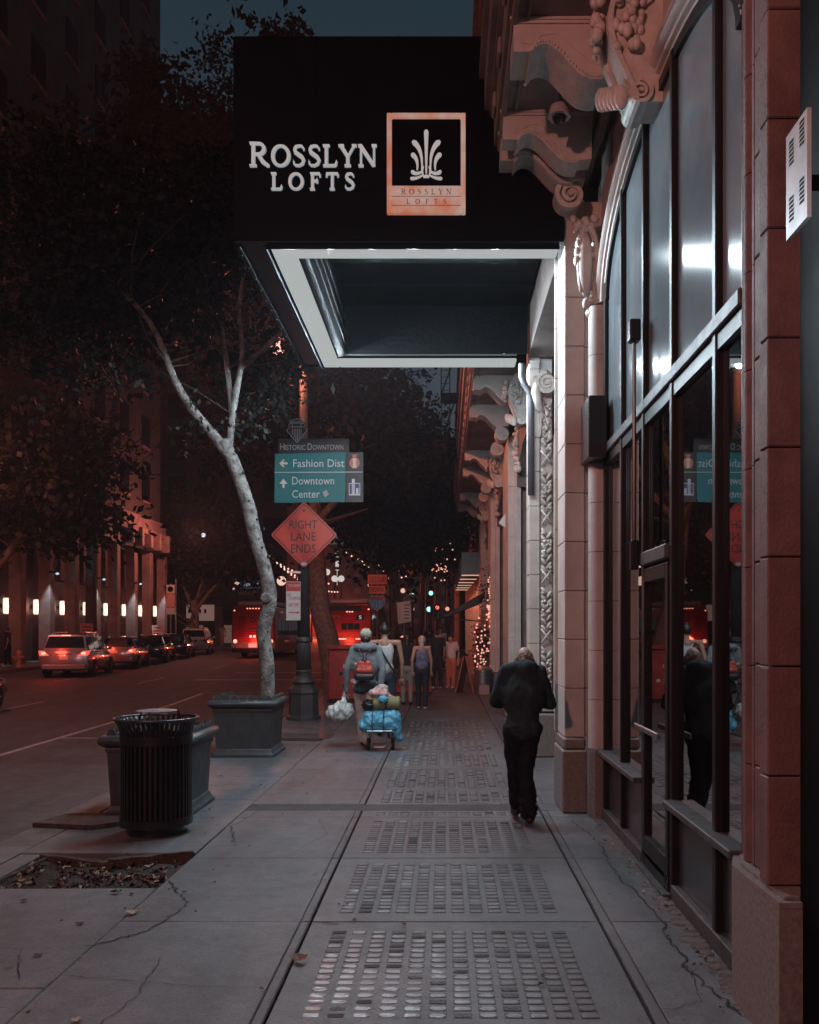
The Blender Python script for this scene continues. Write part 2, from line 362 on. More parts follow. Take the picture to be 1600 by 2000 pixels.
def lensmesh(m, k):
    b = MB(); r2 = random.Random(k); w, h = .0375, .0215; pts = []
    for sx, sy in ((-1, -1), (1, -1), (1, 1), (-1, 1)):
        cut = .006 + r2.random() * (.012 if k % 3 else .004)
        a = (sx * w, sy * (h - cut)); c = (sx * (w - cut), sy * h)
        pts += [a, c] if sx * sy > 0 else [c, a]
    n = len(pts); zt = [.0035 + r2.uniform(-.001, .001) for _ in pts]
    vs = [(x * .93, y * .9, zt[i]) for i, (x, y) in enumerate(pts)] + [(x, y, 0.0015) for x, y in pts] + [(x, y, -.004) for x, y in pts]
    fs = [tuple(range(n))] + [(i, i + n, (i + 1) % n + n, (i + 1) % n) for i in range(n)] + [(i + n, i + 2 * n, (i + 1) % n + 2 * n, (i + 1) % n + n) for i in range(n)]
    return b.add(vs, fs)
lens = [(lensmesh(0, k), m_) for k, m_ in enumerate([GLASSL] * 6 + [GLASSD] * 2 + [GLASSF] * 2)]
lens_me = [lb.mesh('glass_prism', m_) for lb, m_ in lens]
def pick(): return rnd.choices(range(10), [14, 14, 14, 14, 14, 14, 3.5, 3.5, 4, 4])[0]
nl = 0
allj = VJ + VJ2
for y0, y1 in zip(allj, allj[1:]):
    if (y0, y1) == (8.40, 8.73): continue
    s_ = slab(-.79, .92, y0, y1, CONCV if y0 < 16 else CONC)
    if y0 < 2 or y0 > 16: continue
    rows = 16 if y1 - y0 > 1.4 else (9 if y1 - y0 > .7 else 3); my = (y1 - y0 - (rows - 1) * .0723) / 2; rim = MB(); stuff = MB()
    if rows == 3: my = .08
    for j in range(rows):
        y = y1 - my - j * .0723 if rows > 3 else y0 + my + j * .0723
        for i in range(12):
            x = -.60 + i * .1139 + rnd.uniform(-.001, .001)
            if rnd.random() < .01: continue
            rim.box(x - .0415, x + .0415, y - .026, y + .026, -.004, .0012)
            k = pick()
            if 3.7 <= y0 < 5.2 and nl < 300: inst(lens_me[k], 'glass_prism', s_, (x, y, 0), (0, 0, rnd.uniform(-.02, .02))); nl += 1
            else: stuff.cur = 0 if k < 6 else (1 if k < 8 else 2); stuff.add([(a + x, b_ + y, c) for a, b_, c in lens[k][0].v], lens[k][0].f)
    rim.build('glass_prism_rim', RIM, s_, kind='stuff')
    if stuff.v: stuff.build('glass_prism', [GLASSL, GLASSD, GLASSF], s_, kind='stuff')
for y0, y1 in zip(allj, allj[1:]):
    if (y0, y1) == (8.40, 8.73): slab(.93, 1.45, y0, y1); continue
    slab(-1.93, -.853, y0, y1, gap=.002); slab(-.855, -.80, y0, y1, gap=.0012)      # narrow border strips beside the vault
    if y0 < 19: slab(.93, .99, y0, y1, gap=.0012)
    slab(.99 if y0 < 19 else .93, 1.47 if y1 < 8.2 or y0 > 12 else 2.6, y0, y1)
LJ = [-1.5, 0, 1.35, 2.75, 4.2, 5.85, 6.75, 8.1, 8.95, 10.4, 11.9, 13.4, 15, 16.5, 18, 20, 22, 25, 28, 31, 35, 39, 43, 48]
for y0, y1 in zip(LJ, LJ[1:]):
    if y0 == 5.85: slab(-3.29, -3.12, y0, y1, KERBM); continue
    if y0 == 6.75: slab(-3.29, -1.93, y0, y1, CONC, tilt=(.006, .014, 0, 0)); continue
    slab(-3.29, -1.93, y0, y1)
y = -8
while y < 48:
    y1 = min(y + 3, 48 if y < 22 else 48)
    if y < GZ0 < y1: y1 = GZ0
    k = MB().add([(-3.65, y, gz(y) - .3), (-3.29, y, gz(y) - .3), (-3.29, y, gz(y) + .006), (-3.62, y, gz(y) + .006), (-3.65, y, gz(y) - .02),
                  (-3.65, y1 - .008, gz(y1) - .3), (-3.29, y1 - .008, gz(y1) - .3), (-3.29, y1 - .008, gz(y1) + .006), (-3.62, y1 - .008, gz(y1) + .006), (-3.65, y1 - .008, gz(y1) - .02)],
                 [(0, 1, 2, 3, 4), (9, 8, 7, 6, 5)] + [(i, i + 5, (i + 1) % 5 + 5, (i + 1) % 5) for i in range(5)])
    k.build('kerb_stone', KERBM, pav); y = y1
# cracks: jagged open seams in the slabs
def crack(pts, w, n=26, seed=1, jag=.02):
    r2 = random.Random(seed); P = []
    for (a, b_) in zip(pts, pts[1:]):
        for i in range(n): P.append(Vector(a).lerp(Vector(b_), i / n) + Vector((r2.uniform(-jag, jag), r2.uniform(-jag, jag))))
    P.append(Vector(pts[-1])); m_ = MB(); z = .0065
    for i in range(len(P) - 1):
        d = (P[i + 1] - P[i]).normalized(); nn = Vector((-d.y, d.x)); wa = w * (.3 + r2.random()); wb = w * (.3 + r2.random())
        m_.quad((*(P[i] - nn * wa), z), (*(P[i + 1] - nn * wb), z), (*(P[i + 1] + nn * wb), z), (*(P[i] + nn * wa), z))
    m_.build('crack', JOINT, pav)
crack([(-1.95, 4.75), (-1.7, 5.0), (-1.62, 5.5), (-1.9, 6.0)], .006, 14, 1, .018)
crack([(-1.72, 7.1), (-1.88, 7.7), (-1.78, 8.35)], .005, 14, 2, .02)
crack([(-1.9, 4.35), (-1.2, 4.22), (-.9, 4.2)], .002, 12, 3, .008)
crack([(-3.2, 3.95), (-2.0, 3.98)], .002, 10, 4, .006)
crack([(-.8, 5.16), (-.62, 5.12)], .007, 6, 5, .01)
crack([(1.16, 7.95), (1.26, 7.1), (1.22, 6.2), (1.30, 5.2)], .005, 16, 6, .022)
crack([(1.30, 5.2), (1.24, 4.5), (1.33, 3.9)], .006, 12, 7, .03)
crack([(-1.6, 3.4), (-1.45, 4.1), (-1.5, 4.6)], .0025, 12, 21, .012); crack([(-2.9, 4.9), (-2.3, 4.7), (-2.1, 4.3)], .0022, 12, 22, .012); crack([(-1.2, 6.7), (-1.0, 7.4), (-1.15, 8.0)], .002, 12, 23, .01)
crack([(1.0, 3.95), (1.2, 4.05), (1.26, 4.5)], .002, 10, 8, .012)
crack([(-.795, 3.2), (-.795, 5.5), (-.795, 8.3)], .0035, 30, 12, .003)
crack([(.925, 3.2), (.925, 5.5), (.925, 8.3)], .0045, 30, 13, .003)
MORTAR = mat('broken_mortar', (.13, .115, .11), .9, n=.5, ns=15, b=.9, bs=40)
mm = MB()
for i in range(46):
    y = 3.9 + i * .095; w = .05 + .05 * rnd.random()
    mm.ball((1.44 - w * .45, y, .001), (w * (.5 + rnd.random() * .6), .055, .006 + .006 * rnd.random()), 7, 4)
mm.build('mortar_rubble', MORTAR, pav, kind='stuff')
# tree pit
SOIL = mat('pit_soil', (.035, .024, .020), .95, n=.6, ns=12, b=1, bs=30)
pit = MB(); nx, ny = 16, 14
for j in range(ny + 1):
    for i in range(nx + 1):
        X = -3.12 + 1.19 * i / nx; Y = 5.85 + .9 * j / ny; pit.v.append((X, Y, -.045 + .03 * noise.noise(Vector((X * 4, Y * 4, 0))) + .02 * (1 - abs(j / ny * 2 - 1))))
pit.f = [(j * (nx + 1) + i, j * (nx + 1) + i + 1, (j + 1) * (nx + 1) + i + 1, (j + 1) * (nx + 1) + i) for j in range(ny) for i in range(nx)]; pit.mi = [0] * len(pit.f)
pit.build('tree_pit', SOIL, smooth=True, kind='structure')
PLK = mat('rotten_edging', (.10, .07, .06), .9, n=.6, ns=16, b=1)
for i, (x0, y0, x1, y1, z, w) in enumerate(((-3.10, 6.72, -2.45, 6.46, .01, .06), (-2.5, 6.47, -1.94, 6.72, .035, .055), (-3.12, 5.88, -3.05, 6.7, -.005, .03))):
    b = MB(); d = Vector((x1 - x0, y1 - y0)).normalized(); nn = Vector((-d.y, d.x)) * w / 2; secs = []
    for k in range(9):
        p = Vector((x0, y0)).lerp(Vector((x1, y1)), k / 8); j = [rnd.uniform(-.008, .008) for _ in range(4)]
        secs.append([(p.x - nn.x, p.y - nn.y + j[0], -.06), (p.x + nn.x, p.y + nn.y + j[1], -.06), (p.x + nn.x, p.y + nn.y + j[2], z + j[3] * .7), (p.x - nn.x, p.y - nn.y, z - j[2] * .7)])
    tag(b.loft(secs).build('edging_board', PLK), ['long rotten edging board along the far left side of the leaf filled tree pit', 'raised broken edging board at the far right corner of the tree pit', 'low edging board on the kerb side of the tree pit'][i], 'edging board')
# fallen leaves
def leafmesh(k, m=LEAF2, s=.05):
    b = MB(); r2 = random.Random(k); P = []
    for i in range(9):
        a = 2 * math.pi * i / 9; rr = s * (1 if i % 2 else .62) * (.8 + .4 * r2.random()); P.append((rr * math.cos(a), rr * .7 * math.sin(a), .004 + .016 * r2.random()))
    return b.add([(0, 0, .003)] + P, [(0, 1 + i, 1 + (i + 1) % 9) for i in range(9)])
LEAFP = mat('leaf_pale', (.40, .33, .26), .7, n=.4, ns=40); LEAFDK = mat('leaf_dark', (.06, .035, .03), .8, n=.5, ns=40)
lm = [leafmesh(k) for k in range(6)]
lt = MB()
for i in range(170):
    X = rnd.uniform(-3.08, -1.96); Y = rnd.uniform(5.9, 6.6) if i % 3 else rnd.gauss(6.1, .1); k = rnd.choice(lm); s_ = rnd.uniform(.4, .95); a = rnd.uniform(0, 6.3); lt.cur = rnd.choice((0, 2, 2, 2, 2, 1))
    lt.add([(X + s_ * (x * math.cos(a) - y * math.sin(a)), Y + s_ * (x * math.sin(a) + y * math.cos(a)), -.035 + .02 * rnd.random() + z * 1.3) for x, y, z in k.v], k.f)
for i in range(150):
    X = rnd.uniform(-3.2, .9) if i % 3 else rnd.uniform(-3.1, -1.6); Y = rnd.uniform(3.6, 17); k = rnd.choice(lm); s_ = rnd.uniform(.12, .5); a = rnd.uniform(0, 6.3); lt.cur = rnd.choice((0, 1, 2))
    lt.add([(X + s_ * (x * math.cos(a) - y * math.sin(a)), Y + s_ * (x * math.sin(a) + y * math.cos(a)), .006 + z * .7) for x, y, z in k.v], k.f)
for i in range(34):
    X = 1.40 - abs(rnd.gauss(0, .07)); Y = rnd.uniform(3.9, 8); k = rnd.choice(lm); s_ = rnd.uniform(.15, .5); a = rnd.uniform(0, 6.3); lt.cur = rnd.choice((0, 2, 1))
    lt.add([(X + s_ * (x * math.cos(a) - y * math.sin(a)), Y + s_ * (x * math.sin(a) + y * math.cos(a)), .008 + z * .7) for x, y, z in k.v], k.f)
tag(lt.build('leaf_litter', [LEAF2, LEAFP, LEAFDK], kind='stuff'), 'scattered dry leaves in the tree pit and over the pavement', 'leaves')
for x, y, s_, m_, lb in ((-1.9, 5.3, 1.0, LEAFP, 'large pale dry leaf lying between tree pit and long crack'), (-2.15, 5.72, .8, LEAFDK, 'dark curled leaf just in front of the tree pit'),
                         (-.755, 4.53, 1.15, LEAF2, 'brown curled leaf caught in the left seam of the glass vault'), (-1.62, 3.84, .65, LEAFP, 'pale leaf lying lowest in the picture on the left slabs'),
                         (-.83, 6.07, .45, LEAFP, 'small white leaf alone on the slab left of the vault'), (-2.15, 4.62, .6, LEAFDK, 'dark leaf on the long slab joint at lower left'),
                         (-2.68, 5.55, .55, LEAFDK, 'dark leaf below the middle of the tree pit'), (-2.14, 5.12, .6, LEAFDK, 'dark flat leaf left of the large pale leaf')):
    k = leafmesh(int(x * 100), s=.055); k.v = [(a * s_, b_ * s_, c * s_ * (1.6 if 'curled' in lb else .8)) for a, b_, c in k.v]
    o = k.build('fallen_leaf', m_); o.location = (x, y, .008); o.rotation_euler = (0, 0, rnd.uniform(-.6, .6)); tag(o, lb, 'leaf')

# far pavement across the street
fp = bpy.data.objects.new('far_pavement', None); COL.objects.link(fp); fp['kind'] = 'structure'
ya = [-10, 8, 22, 28, 34, 40, 46, 52, 58, 64]
for a, b_ in zip(ya, ya[1:]):
    MB().add([(-18.2, a, gz(a) - .4), (-18.2, a, gz(a)), (-18.2, b_ - .02, gz(b_)), (-18.2, b_ - .02, gz(b_) - .4), (-24, a, gz(a)), (-24, b_ - .02, gz(b_))], [(0, 1, 2, 3), (1, 4, 5, 2)]).build('paving_slab', CONC, fp)
fp2 = MB()
for x0, x1, y0, y1 in ((-24, -16.5, 68, 100), (-2.9, 1.6, 62, 160), (-24, -16, 100, 200)):
    fp2.add([(x0, y0, gz(y0) - .4), (x1, y0, gz(y0) - .4), (x1, y0, gz(y0)), (x0, y0, gz(y0)), (x0, y1, gz(y1)), (x1, y1, gz(y1)), (x0, y1, gz(y1) - .4), (x1, y1, gz(y1) - .4)], [(0, 1, 2, 3), (3, 2, 5, 4), (0, 3, 4, 6), (1, 7, 5, 2)])
fp2.build('distant_pavement', CONC, kind='structure')

# ------------------------------------------------------------------ hotel facade (right)
bld = thing('hotel_building', 'ornate terracotta hotel facade with arched shop window along the right of the pavement', 'building')
def courses(x0, x1, y0, y1, z0, z1, m=STONE, h=.48, par=None, bev=.006, name='stone_block'):
    n = max(1, round((z1 - z0) / h)); hh = (z1 - z0) / n; me = B(0, x1 - x0, 0, y1 - y0, .0025, hh - .0025, bev=bev).mesh(name, m)
    for i in range(n): inst(me, name, par or bld, (x0, y0, z0 + i * hh))
# core walls behind the cladding, kept off every visible surface
core = MB()
core.box(1.55, 1.9, 3.45, 4.32, 0, 6.3); core.box(1.56, 2.0, 8.2, 8.85, 0, 6.3); core.box(1.68, 2.4, 12.02, 13.2, 0, 6.3)
core.box(1.55, 2.0, 17.8, 19.3, 0, 6.3); core.box(1.55, 2.0, 24.6, 26.0, 0, 6.3); core.box(1.55, 2.0, 31, 33, 0, 6.3)
core.build('wall', SOFF, bld)
# near pier
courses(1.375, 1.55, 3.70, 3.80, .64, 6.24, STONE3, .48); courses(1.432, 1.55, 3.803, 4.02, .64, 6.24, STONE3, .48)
def vmould(prof, z0, z1, h, m=STONE, name='stone_moulding', off=0):
    n = max(1, round((z1 - z0) / h)); hh = (z1 - z0) / n
    for i in range(n): MB().prism(prof, z0 + i * hh + .0025, z0 + (i + 1) * hh - .0025, 'z').build(name, m, bld, smooth=True, ang=25)
def rnd_prof(cx, cy, r, back): return [(back, cy - r), (back, cy + r)] + [(cx - r * math.sin(R(a)), cy + r * math.cos(R(a))) for a in range(0, 181, 15)]
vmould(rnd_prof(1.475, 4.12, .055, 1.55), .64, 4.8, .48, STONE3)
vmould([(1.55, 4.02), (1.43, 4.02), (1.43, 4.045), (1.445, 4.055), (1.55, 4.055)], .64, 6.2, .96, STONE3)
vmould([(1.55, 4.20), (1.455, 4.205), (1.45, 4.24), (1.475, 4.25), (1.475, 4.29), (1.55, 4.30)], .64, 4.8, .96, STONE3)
MB().prism([(1.354, 3.52), (1.354, 4.10), (1.42, 4.28), (1.55, 4.28), (1.55, 3.52)], 0, .60, 'z').build('plinth_block', PLINTH, bld)
MB().prism([(1.354, 3.52), (1.354, 4.10), (1.42, 4.28), (1.55, 4.28), (1.55, 3.52)], .602, .625, 'z').build('plinth_block', PLINTH, bld)
MB().prism([(1.39, 3.56), (1.39, 4.07), (1.44, 4.25), (1.55, 4.25), (1.55, 3.56)], .627, .638, 'z').build('plinth_cap', PLINTH, bld)
# black shopfront beyond the pier, nearest the viewer
sf = MB(); sf.box(1.45, 1.60, -1.5, 3.555, 0, 6.2, bev=.01); sf.build('black_panel', BLACKR, bld)
for y in (0.2, 1.4, 2.6): B(1.42, 1.448, y, y + .06, 0, 6.2, bev=.008).build('black_batten', BLACK, bld)
# pilaster beside the entrance
courses(1.147, 1.338, 8.30, 8.80, .72, 5.85, STONE, .48)
for i in range(10): MB().prism([(1.12, 8.82), (1.12, 8.86), (1.145, 8.88), (1.30, 8.88), (1.30, 8.82)], .72 + i * .51 + .003, .72 + (i + 1) * .51 - .003, 'z').build('stone_moulding', STONE, bld)
B(1.12, 1.36, 8.26, 8.9, 0, .60, bev=.015).build('plinth_block', PLINTH, bld); B(1.135, 1.35, 8.28, 8.9, .602, .718, bev=.02).build('plinth_cap', PLINTH, bld)
courses(1.341, 1.55, 8.34, 8.80, .72, 5.85, STONE, .48)
vmould(rnd_prof(1.43, 8.13, .085, 1.55), .64, 4.75, .48)
vmould([(1.55, 8.0), (1.48, 8.0), (1.475, 8.03), (1.55, 8.04)], .64, 4.75, .96)
MB().prism([(1.345, 8.22), (1.345, 8.06), (1.39, 8.02), (1.55, 8.02), (1.55, 8.22)], 0, .60, 'z').build('plinth_block', PLINTH, bld)
MB().prism([(1.35, 8.22), (1.35, 8.07), (1.39, 8.03), (1.55, 8.03), (1.55, 8.22)], .602, .638, 'z').build('plinth_cap', PLINTH, bld)
# arch over the shop window: round moulding swept from spring to spring
def archz(t, rise=.75): # t -1..1
    return 4.78 + rise * (1 - abs(t) ** 2.3) ** .5
def archsweep(yc, hw, prof, m, name, z0=0):
    secs = []
    for i in range(33):
        a = -90 + 180 * i / 32; t = math.sin(R(a)); y = yc + t * hw; z = archz(t) + z0
        dy = math.sin(R(a)); dz = math.cos(R(a))
        secs.append([(x, y + dy * o_, z + dz * o_) for x, o_ in prof])
    return MB().loft(secs).build(name, m, bld, smooth=True, ang=35)
AP = [(1.55, -.02), (1.475, -.02), (1.465, .01), (1.48, .02), (1.48, .035), (1.45, .045), (1.44, .06), (1.455, .075), (1.425, .085), (1.405, .11), (1.41, .14), (1.43, .16), (1.445, .165), (1.445, .18), (1.425, .185), (1.42, .20), (1.43, .22), (1.55, .22)]
AP = [(x, o_ - .02) for x, o_ in AP]
archsweep(6.16, 1.86, AP, STONE, 'arch_moulding')
# spandrel wall between arch and ledge
def spandrel(yc, hw, y0, y1, zt, m=STONE, x=1.50):
    b = MB(); n = 28; top = []; bot = []
    for i in range(n + 1):
        t = -1 + 2 * i / n; y = yc + t * (hw + .1); bot.append((y, archz(max(-1, min(1, t)) * .999) + .1)); top.append((y, zt))
    for i in range(n): b.prism([bot[i], bot[i + 1], top[i + 1], top[i]], x, x + .2, 'x')
    if y0 < yc - hw - .1: b.prism([(y0, 4.7), (yc - hw - .1, 4.7), (yc - hw - .1, zt), (y0, zt)], x, x + .2, 'x')
    if y1 > yc + hw + .1: b.prism([(yc + hw + .1, 4.7), (y1, 4.7), (y1, zt), (yc + hw + .1, zt)], x, x + .2, 'x')
    return b.build('spandrel_wall', m, bld)
spandrel(6.16, 1.86, 4.02, 8.3, 6.3)
# ledge (balcony cornice) with soffit mouldings
LX = .47
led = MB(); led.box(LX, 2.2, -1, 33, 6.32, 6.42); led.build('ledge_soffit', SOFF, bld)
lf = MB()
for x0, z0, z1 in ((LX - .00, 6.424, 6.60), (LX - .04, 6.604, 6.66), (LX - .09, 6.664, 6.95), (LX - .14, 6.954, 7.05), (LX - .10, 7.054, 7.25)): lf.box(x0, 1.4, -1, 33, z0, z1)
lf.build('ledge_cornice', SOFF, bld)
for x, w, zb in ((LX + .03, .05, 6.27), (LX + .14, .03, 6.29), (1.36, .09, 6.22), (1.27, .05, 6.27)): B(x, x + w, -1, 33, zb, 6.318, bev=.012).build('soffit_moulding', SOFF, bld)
# small lions / blocks along the outer edge
for i in range(40):
    y = 4.2 + i * .72
    if 8.2 < y < 12.3: continue
    B(LX - .035, LX + .005, y, y + .22, 6.44, 6.58, bev=.015).build('edge_block', SOFF, bld)
def ogee(y, th=.34, m=STONE, full=True):
    """bracket under the ledge: flat outer nose, S-curved underside, volute at the wall"""
    S_ = [(LX + .05, 6.315), (LX + .05, 6.07), (LX + .17, 6.07)]
    C = [(LX + .17 + .045 * k, 6.07 + z) for k, z in enumerate((.0, .055, .075, .07, .045, .005, -.045, -.095, -.14, -.17, -.185, -.19, -.185))]
    b = MB(); poly = S_ + C[1:] + [(1.30, 5.90), (1.30, 6.315)]
    b.prism(poly, y, y + th); o = b.build('bracket', m, bld)
    e = MB(); 
    for k in range(len(C) - 1):
        (xa, za), (xb, zb) = C[k], C[k + 1]
        e.prism([(xa, za + .01), (xa, za - .035), (xb, zb - .035), (xb, zb + .01)], y - .03, y + th + .03)
    e.build('bracket_rib', STONE2, o)
    if y < 9:
        for side in (y - .036, y + th + .036):
            ca = MB()
            for k in range(len(C) * 2 - 2):
                (xa, za), (xb, zb) = C[k // 2], C[k // 2 + 1]; u = (k % 2) * .5; ca.ball((xa + (xb - xa) * u, side, za + (zb - za) * u - .012), (.012, .006, .013), 6, 4)
            ca.build('carved_beads', STONE2, o, kind='stuff')
    b2 = B(LX + .04, 1.30, y - .018, y - .002, 6.275, 6.318, bev=.004); b2.box(LX + .02, 1.32, y - .03, y - .004, 6.295, 6.316); b2.build('bracket_band', STONE, o)
    p = MB(); p.prism([(LX + .11, 6.25), (LX + .11, 6.13), (LX + .2, 6.12), (LX + .26, 6.19), (LX + .37, 6.20), (LX + .52, 6.08), (LX + .62, 5.99), (LX + .72, 5.96), (1.26, 5.96), (1.26, 6.25)], y - .006, y - .001); p.build('bracket_panel', STONE, o)
    return o
def volute(x, y, z, r, w, m=STONE2, flip=1, turns=1.9):
    """spiral scroll whose face is in the XZ plane, w thick in Y"""
    b = MB(); n = 34; P = []
    for i in range(n + 1):
        a = i / n * turns * 2 * math.pi; rr = r * (1 - .80 * i / n); P.append((x + flip * rr * math.cos(a + 1.6), z + rr * math.sin(a + 1.6)))
    stroke(b, P, [r * .34 * (1 - .5 * i / n) for i in range(n + 1)], y, y + w)
    b.prism([(x + r * .86 * math.cos(R(k * 30)), z + r * .86 * math.sin(R(k * 30))) for k in range(12)], y + w * .1, y + w * .9)
    b.tube([(x, y - w * .06, z), (x, y + w * 1.06, z)], r * .17, 10)
    return b
def lumps(b, c, size, n, r, seed=0, flat=1.0):
    r2 = random.Random(seed)
    for i in range(n):
        p = [c[k] + r2.uniform(-1, 1) * size[k] for k in range(3)]; q = r * r2.uniform(.6, 1.3)
        b.ball(p, (q * flat, q, q * r2.uniform(.8, 1.5)), 8, 6)
def console(yc, z0, z1, x, w=.30, name='keystone_console'):
    """big scroll console on the wall face (profile in XZ, faces the street)"""
    n = 24; P = []
    H = z1 - z0
    for i in range(n + 1):
        t = i / n; P.append((x - .10 - .20 * math.sin(t * math.pi) ** 1 * (t ** .6) - .06 * t, z0 + H * t))
    b = MB(); b.prism([(x + .12, z0)] + P + [(x + .12, z1)], yc - w / 2, yc + w / 2); o = b.build(name, STONE2, bld, smooth=True, ang=40)
    for s_ in (-1, 1):
        rb = MB()
        for k in range(n): rb.prism([(P[k][0] - .028, P[k][1]), (P[k + 1][0] - .028, P[k + 1][1]), (P[k + 1][0] + .01, P[k + 1][1]), (P[k][0] + .01, P[k][1])], yc + s_ * w / 2 - .035, yc + s_ * w / 2 + .035)
        rb.build('console_rib', STONE2, o, smooth=True, ang=40)
    v = volute(P[-1][0] + .08, yc - w / 2 - .03, z1 - .10, .13, w + .06); v.build('volute', STONE2, o)
    v = volute(P[0][0] + .02, yc - w / 2 - .03, z0 + .06, .085, w + .06, flip=-1); v.build('volute', STONE2, o)
    l = MB(); lumps(l, (x - .16, yc - w / 2 - .03, z0 + H * .62), (.09, .03, H * .22), 26, .032, 3); lumps(l, (x - .34, yc, z0 + H * .68), (.03, .10, H * .2), 26, .036, 4)
    for k in range(6): l.ball((x - .20 - .02 * k, yc - .1 + .04 * k, z0 + .05 + .02 * k), (.05, .03, .09), 8, 6)
    l.build('carved_fruit', STONE2, o, smooth=True, kind='stuff')
    return o
console(6.10, 5.36, 6.22, 1.42, .26)
for y in (6.52, 8.02): ogee(y)
ogee(7.68, .18)
for y in (15.6, 17.6, 22.0, 24.2, 28.6, 31): ogee(y)
for y in (15.3, 21.9, 28.4): console(y, 5.36, 6.22, 1.42, .26)
# volute + shell cartouche on top of the pilaster
volute(1.17, 8.05, 5.78, .14, .35).build('volute', STONE2, bld)
for y in (17.4, 18.9, 24.0, 25.6): volute(1.17, y, 5.70, .15, .3).build('volute', STONE2, bld)
ct = MB(); ct.ball((1.315, 8.12, 5.15), (.07, .05, .30), 14, 12); ct.build('cartouche', STONE, bld, smooth=True)
c2 = MB()
for k in range(22):
    a = R(-100 + k * 13); c2.ball((1.335 + .10 * math.cos(a), 8.14, 5.15 + .36 * math.sin(a)), (.03, .045, .05), 8, 6)
c2.tube([(1.34 + .085 * math.cos(R(a)), 8.12, 5.17 + .36 * math.sin(R(a))) for a in range(-110, 250, 20)], .022, 8)
lumps(c2, (1.30, 8.16, 5.55), (.10, .06, .06), 16, .035, 9); lumps(c2, (1.40, 8.16, 5.35), (.04, .05, .25), 20, .035, 10); lumps(c2, (1.39, 8.16, 4.82), (.045, .05, .14), 18, .03, 11)
c2.build('carved_wreath', STONE2, bld, smooth=True, kind='stuff')
# entrance: far jamb faces the viewer
courses(1.17, 1.315, 12.0, 12.4, .62, 6.3, STONE, .48); courses(1.50, 1.68, 12.0, 12.4, .62, 4.45, STONE, .48)
courses(1.32, 1.495, 12.06, 12.4, .62, 6.3, STONE, 1.4)
B(1.15, 1.72, 11.95, 12.45, 0, .60, bev=.02).build('plinth_block', PLINTH, bld)
ga = MB(); r3 = random.Random(5)
z = .75
while z < 4.35:                                   # garland: ribbon cross, leaves, fruit, repeated
    for s_ in (-1, 1):
        ga.tube([(1.41 - s_ * .07, 12.0, z), (1.41, 11.975, z + .10), (1.41 + s_ * .075, 12.0, z + .2)], [.012, .02, .012], 6)
    for k in range(11):
        zz = z + .2 + k * .052; s_ = 1 if k % 2 else -1
        rot = Matrix.Rotation(R(s_ * 35), 3, 'Y'); ga.ball((1.408 + s_ * .036, 11.99, zz), (.026, .03, .062), 8, 6, rot)
        if k % 3 == 0: ga.ball((1.408 - s_ * .052, 11.985, zz + .02), (.027, .03, .027), 8, 6)
    for k in range(7): ga.ball((1.41 + r3.uniform(-.055, .055), 11.975, z + .5 + r3.uniform(-.09, .09)), (.024, .028, .024), 8, 6)
    z += .82
lumps(ga, (1.40, 11.97, 4.62), (.06, .03, .26), 46, .03, 12)
ga.build('carved_garland', STONE2, bld, smooth=True, kind='stuff')
volute(1.40, 11.86, 5.12, .15, .2).build('volute', STONE2, bld)
cb = MB(); cb.tube([(1.27, 11.95, 5.22), (1.25, 11.9, 5.0), (1.29, 11.92, 4.8), (1.36, 11.95, 4.72)], [.05, .07, .06, .03], 10); cb.ball((1.38, 11.95, 5.2), (.10, .08, .13), 12, 8); cb.build('carved_scroll', STONE2, bld, smooth=True)
MB().prism([(1.315, 4.4), (1.30, 4.5), (1.325, 4.9), (1.335, 4.9), (1.33, 4.5)], 11.9, 12.0).build('stone_moulding', STONE, bld)
# entry arch mould seen edge on, back wall and doors of the entry
eb = MB(); eb.box(2.6, 2.9, 8.5, 13, 0, 6.3); eb.build('entry_wall', SOFF, bld)
B(1.15, 2.6, 8.9, 11.95, 5.5, 6.28).build('entry_ceiling', SOFF, bld)
for y in (9.2, 10.4): 
    d = B(2.5, 2.58, y, y + 1.1, 0.0, 2.6, bev=.01).build('entry_door', FRAME, bld); B(2.44, 2.47, y + .1, y + .14, .8, 1.5, bev=.01).build('door_handle', STEEL, d)
# far piers and windows down the street
for y0, y1 in ((12.6, 13.2), (17.7, 19.3), (24.4, 26.0), (31, 32.6)):
    courses(1.30, 1.55, y0, y1, .6, 5.7, STONE, .96); B(1.24, 1.55, y0 - .05, y1 + .05, 0, .59, bev=.02).build('plinth_block', PLINTH, bld)
    vmould([(1.55, y0 - .10), (1.44, y0 - .10), (1.42, y0 - .05), (1.44, y0), (1.55, y0)], .6, 5.0, 2.2)
for yc in (15.3, 21.9, 28.5):
    b = MB(); n = 20; hw = 2.2
    for i in range(n):
        t0, t1 = -1 + 2 * i / n, -1 + 2 * (i + 1) / n
        b.prism([(yc + t0 * hw, archz(t0 * .99) - .25), (yc + t1 * hw, archz(t1 * .99) - .25), (yc + t1 * hw, 6.3), (yc + t0 * hw, 6.3)], 1.46, 1.66, 'x')
    b.build('spandrel_wall', SOFF, bld)
    l = MB(); lumps(l, (1.43, yc - 1.9, 5.3), (.03, .25, .4), 40, .05, int(yc)); lumps(l, (1.43, yc + 1.9, 5.3), (.03, .25, .4), 40, .05, int(yc) + 1); l.build('carved_wreath', STONE2, bld, smooth=True, kind='stuff')
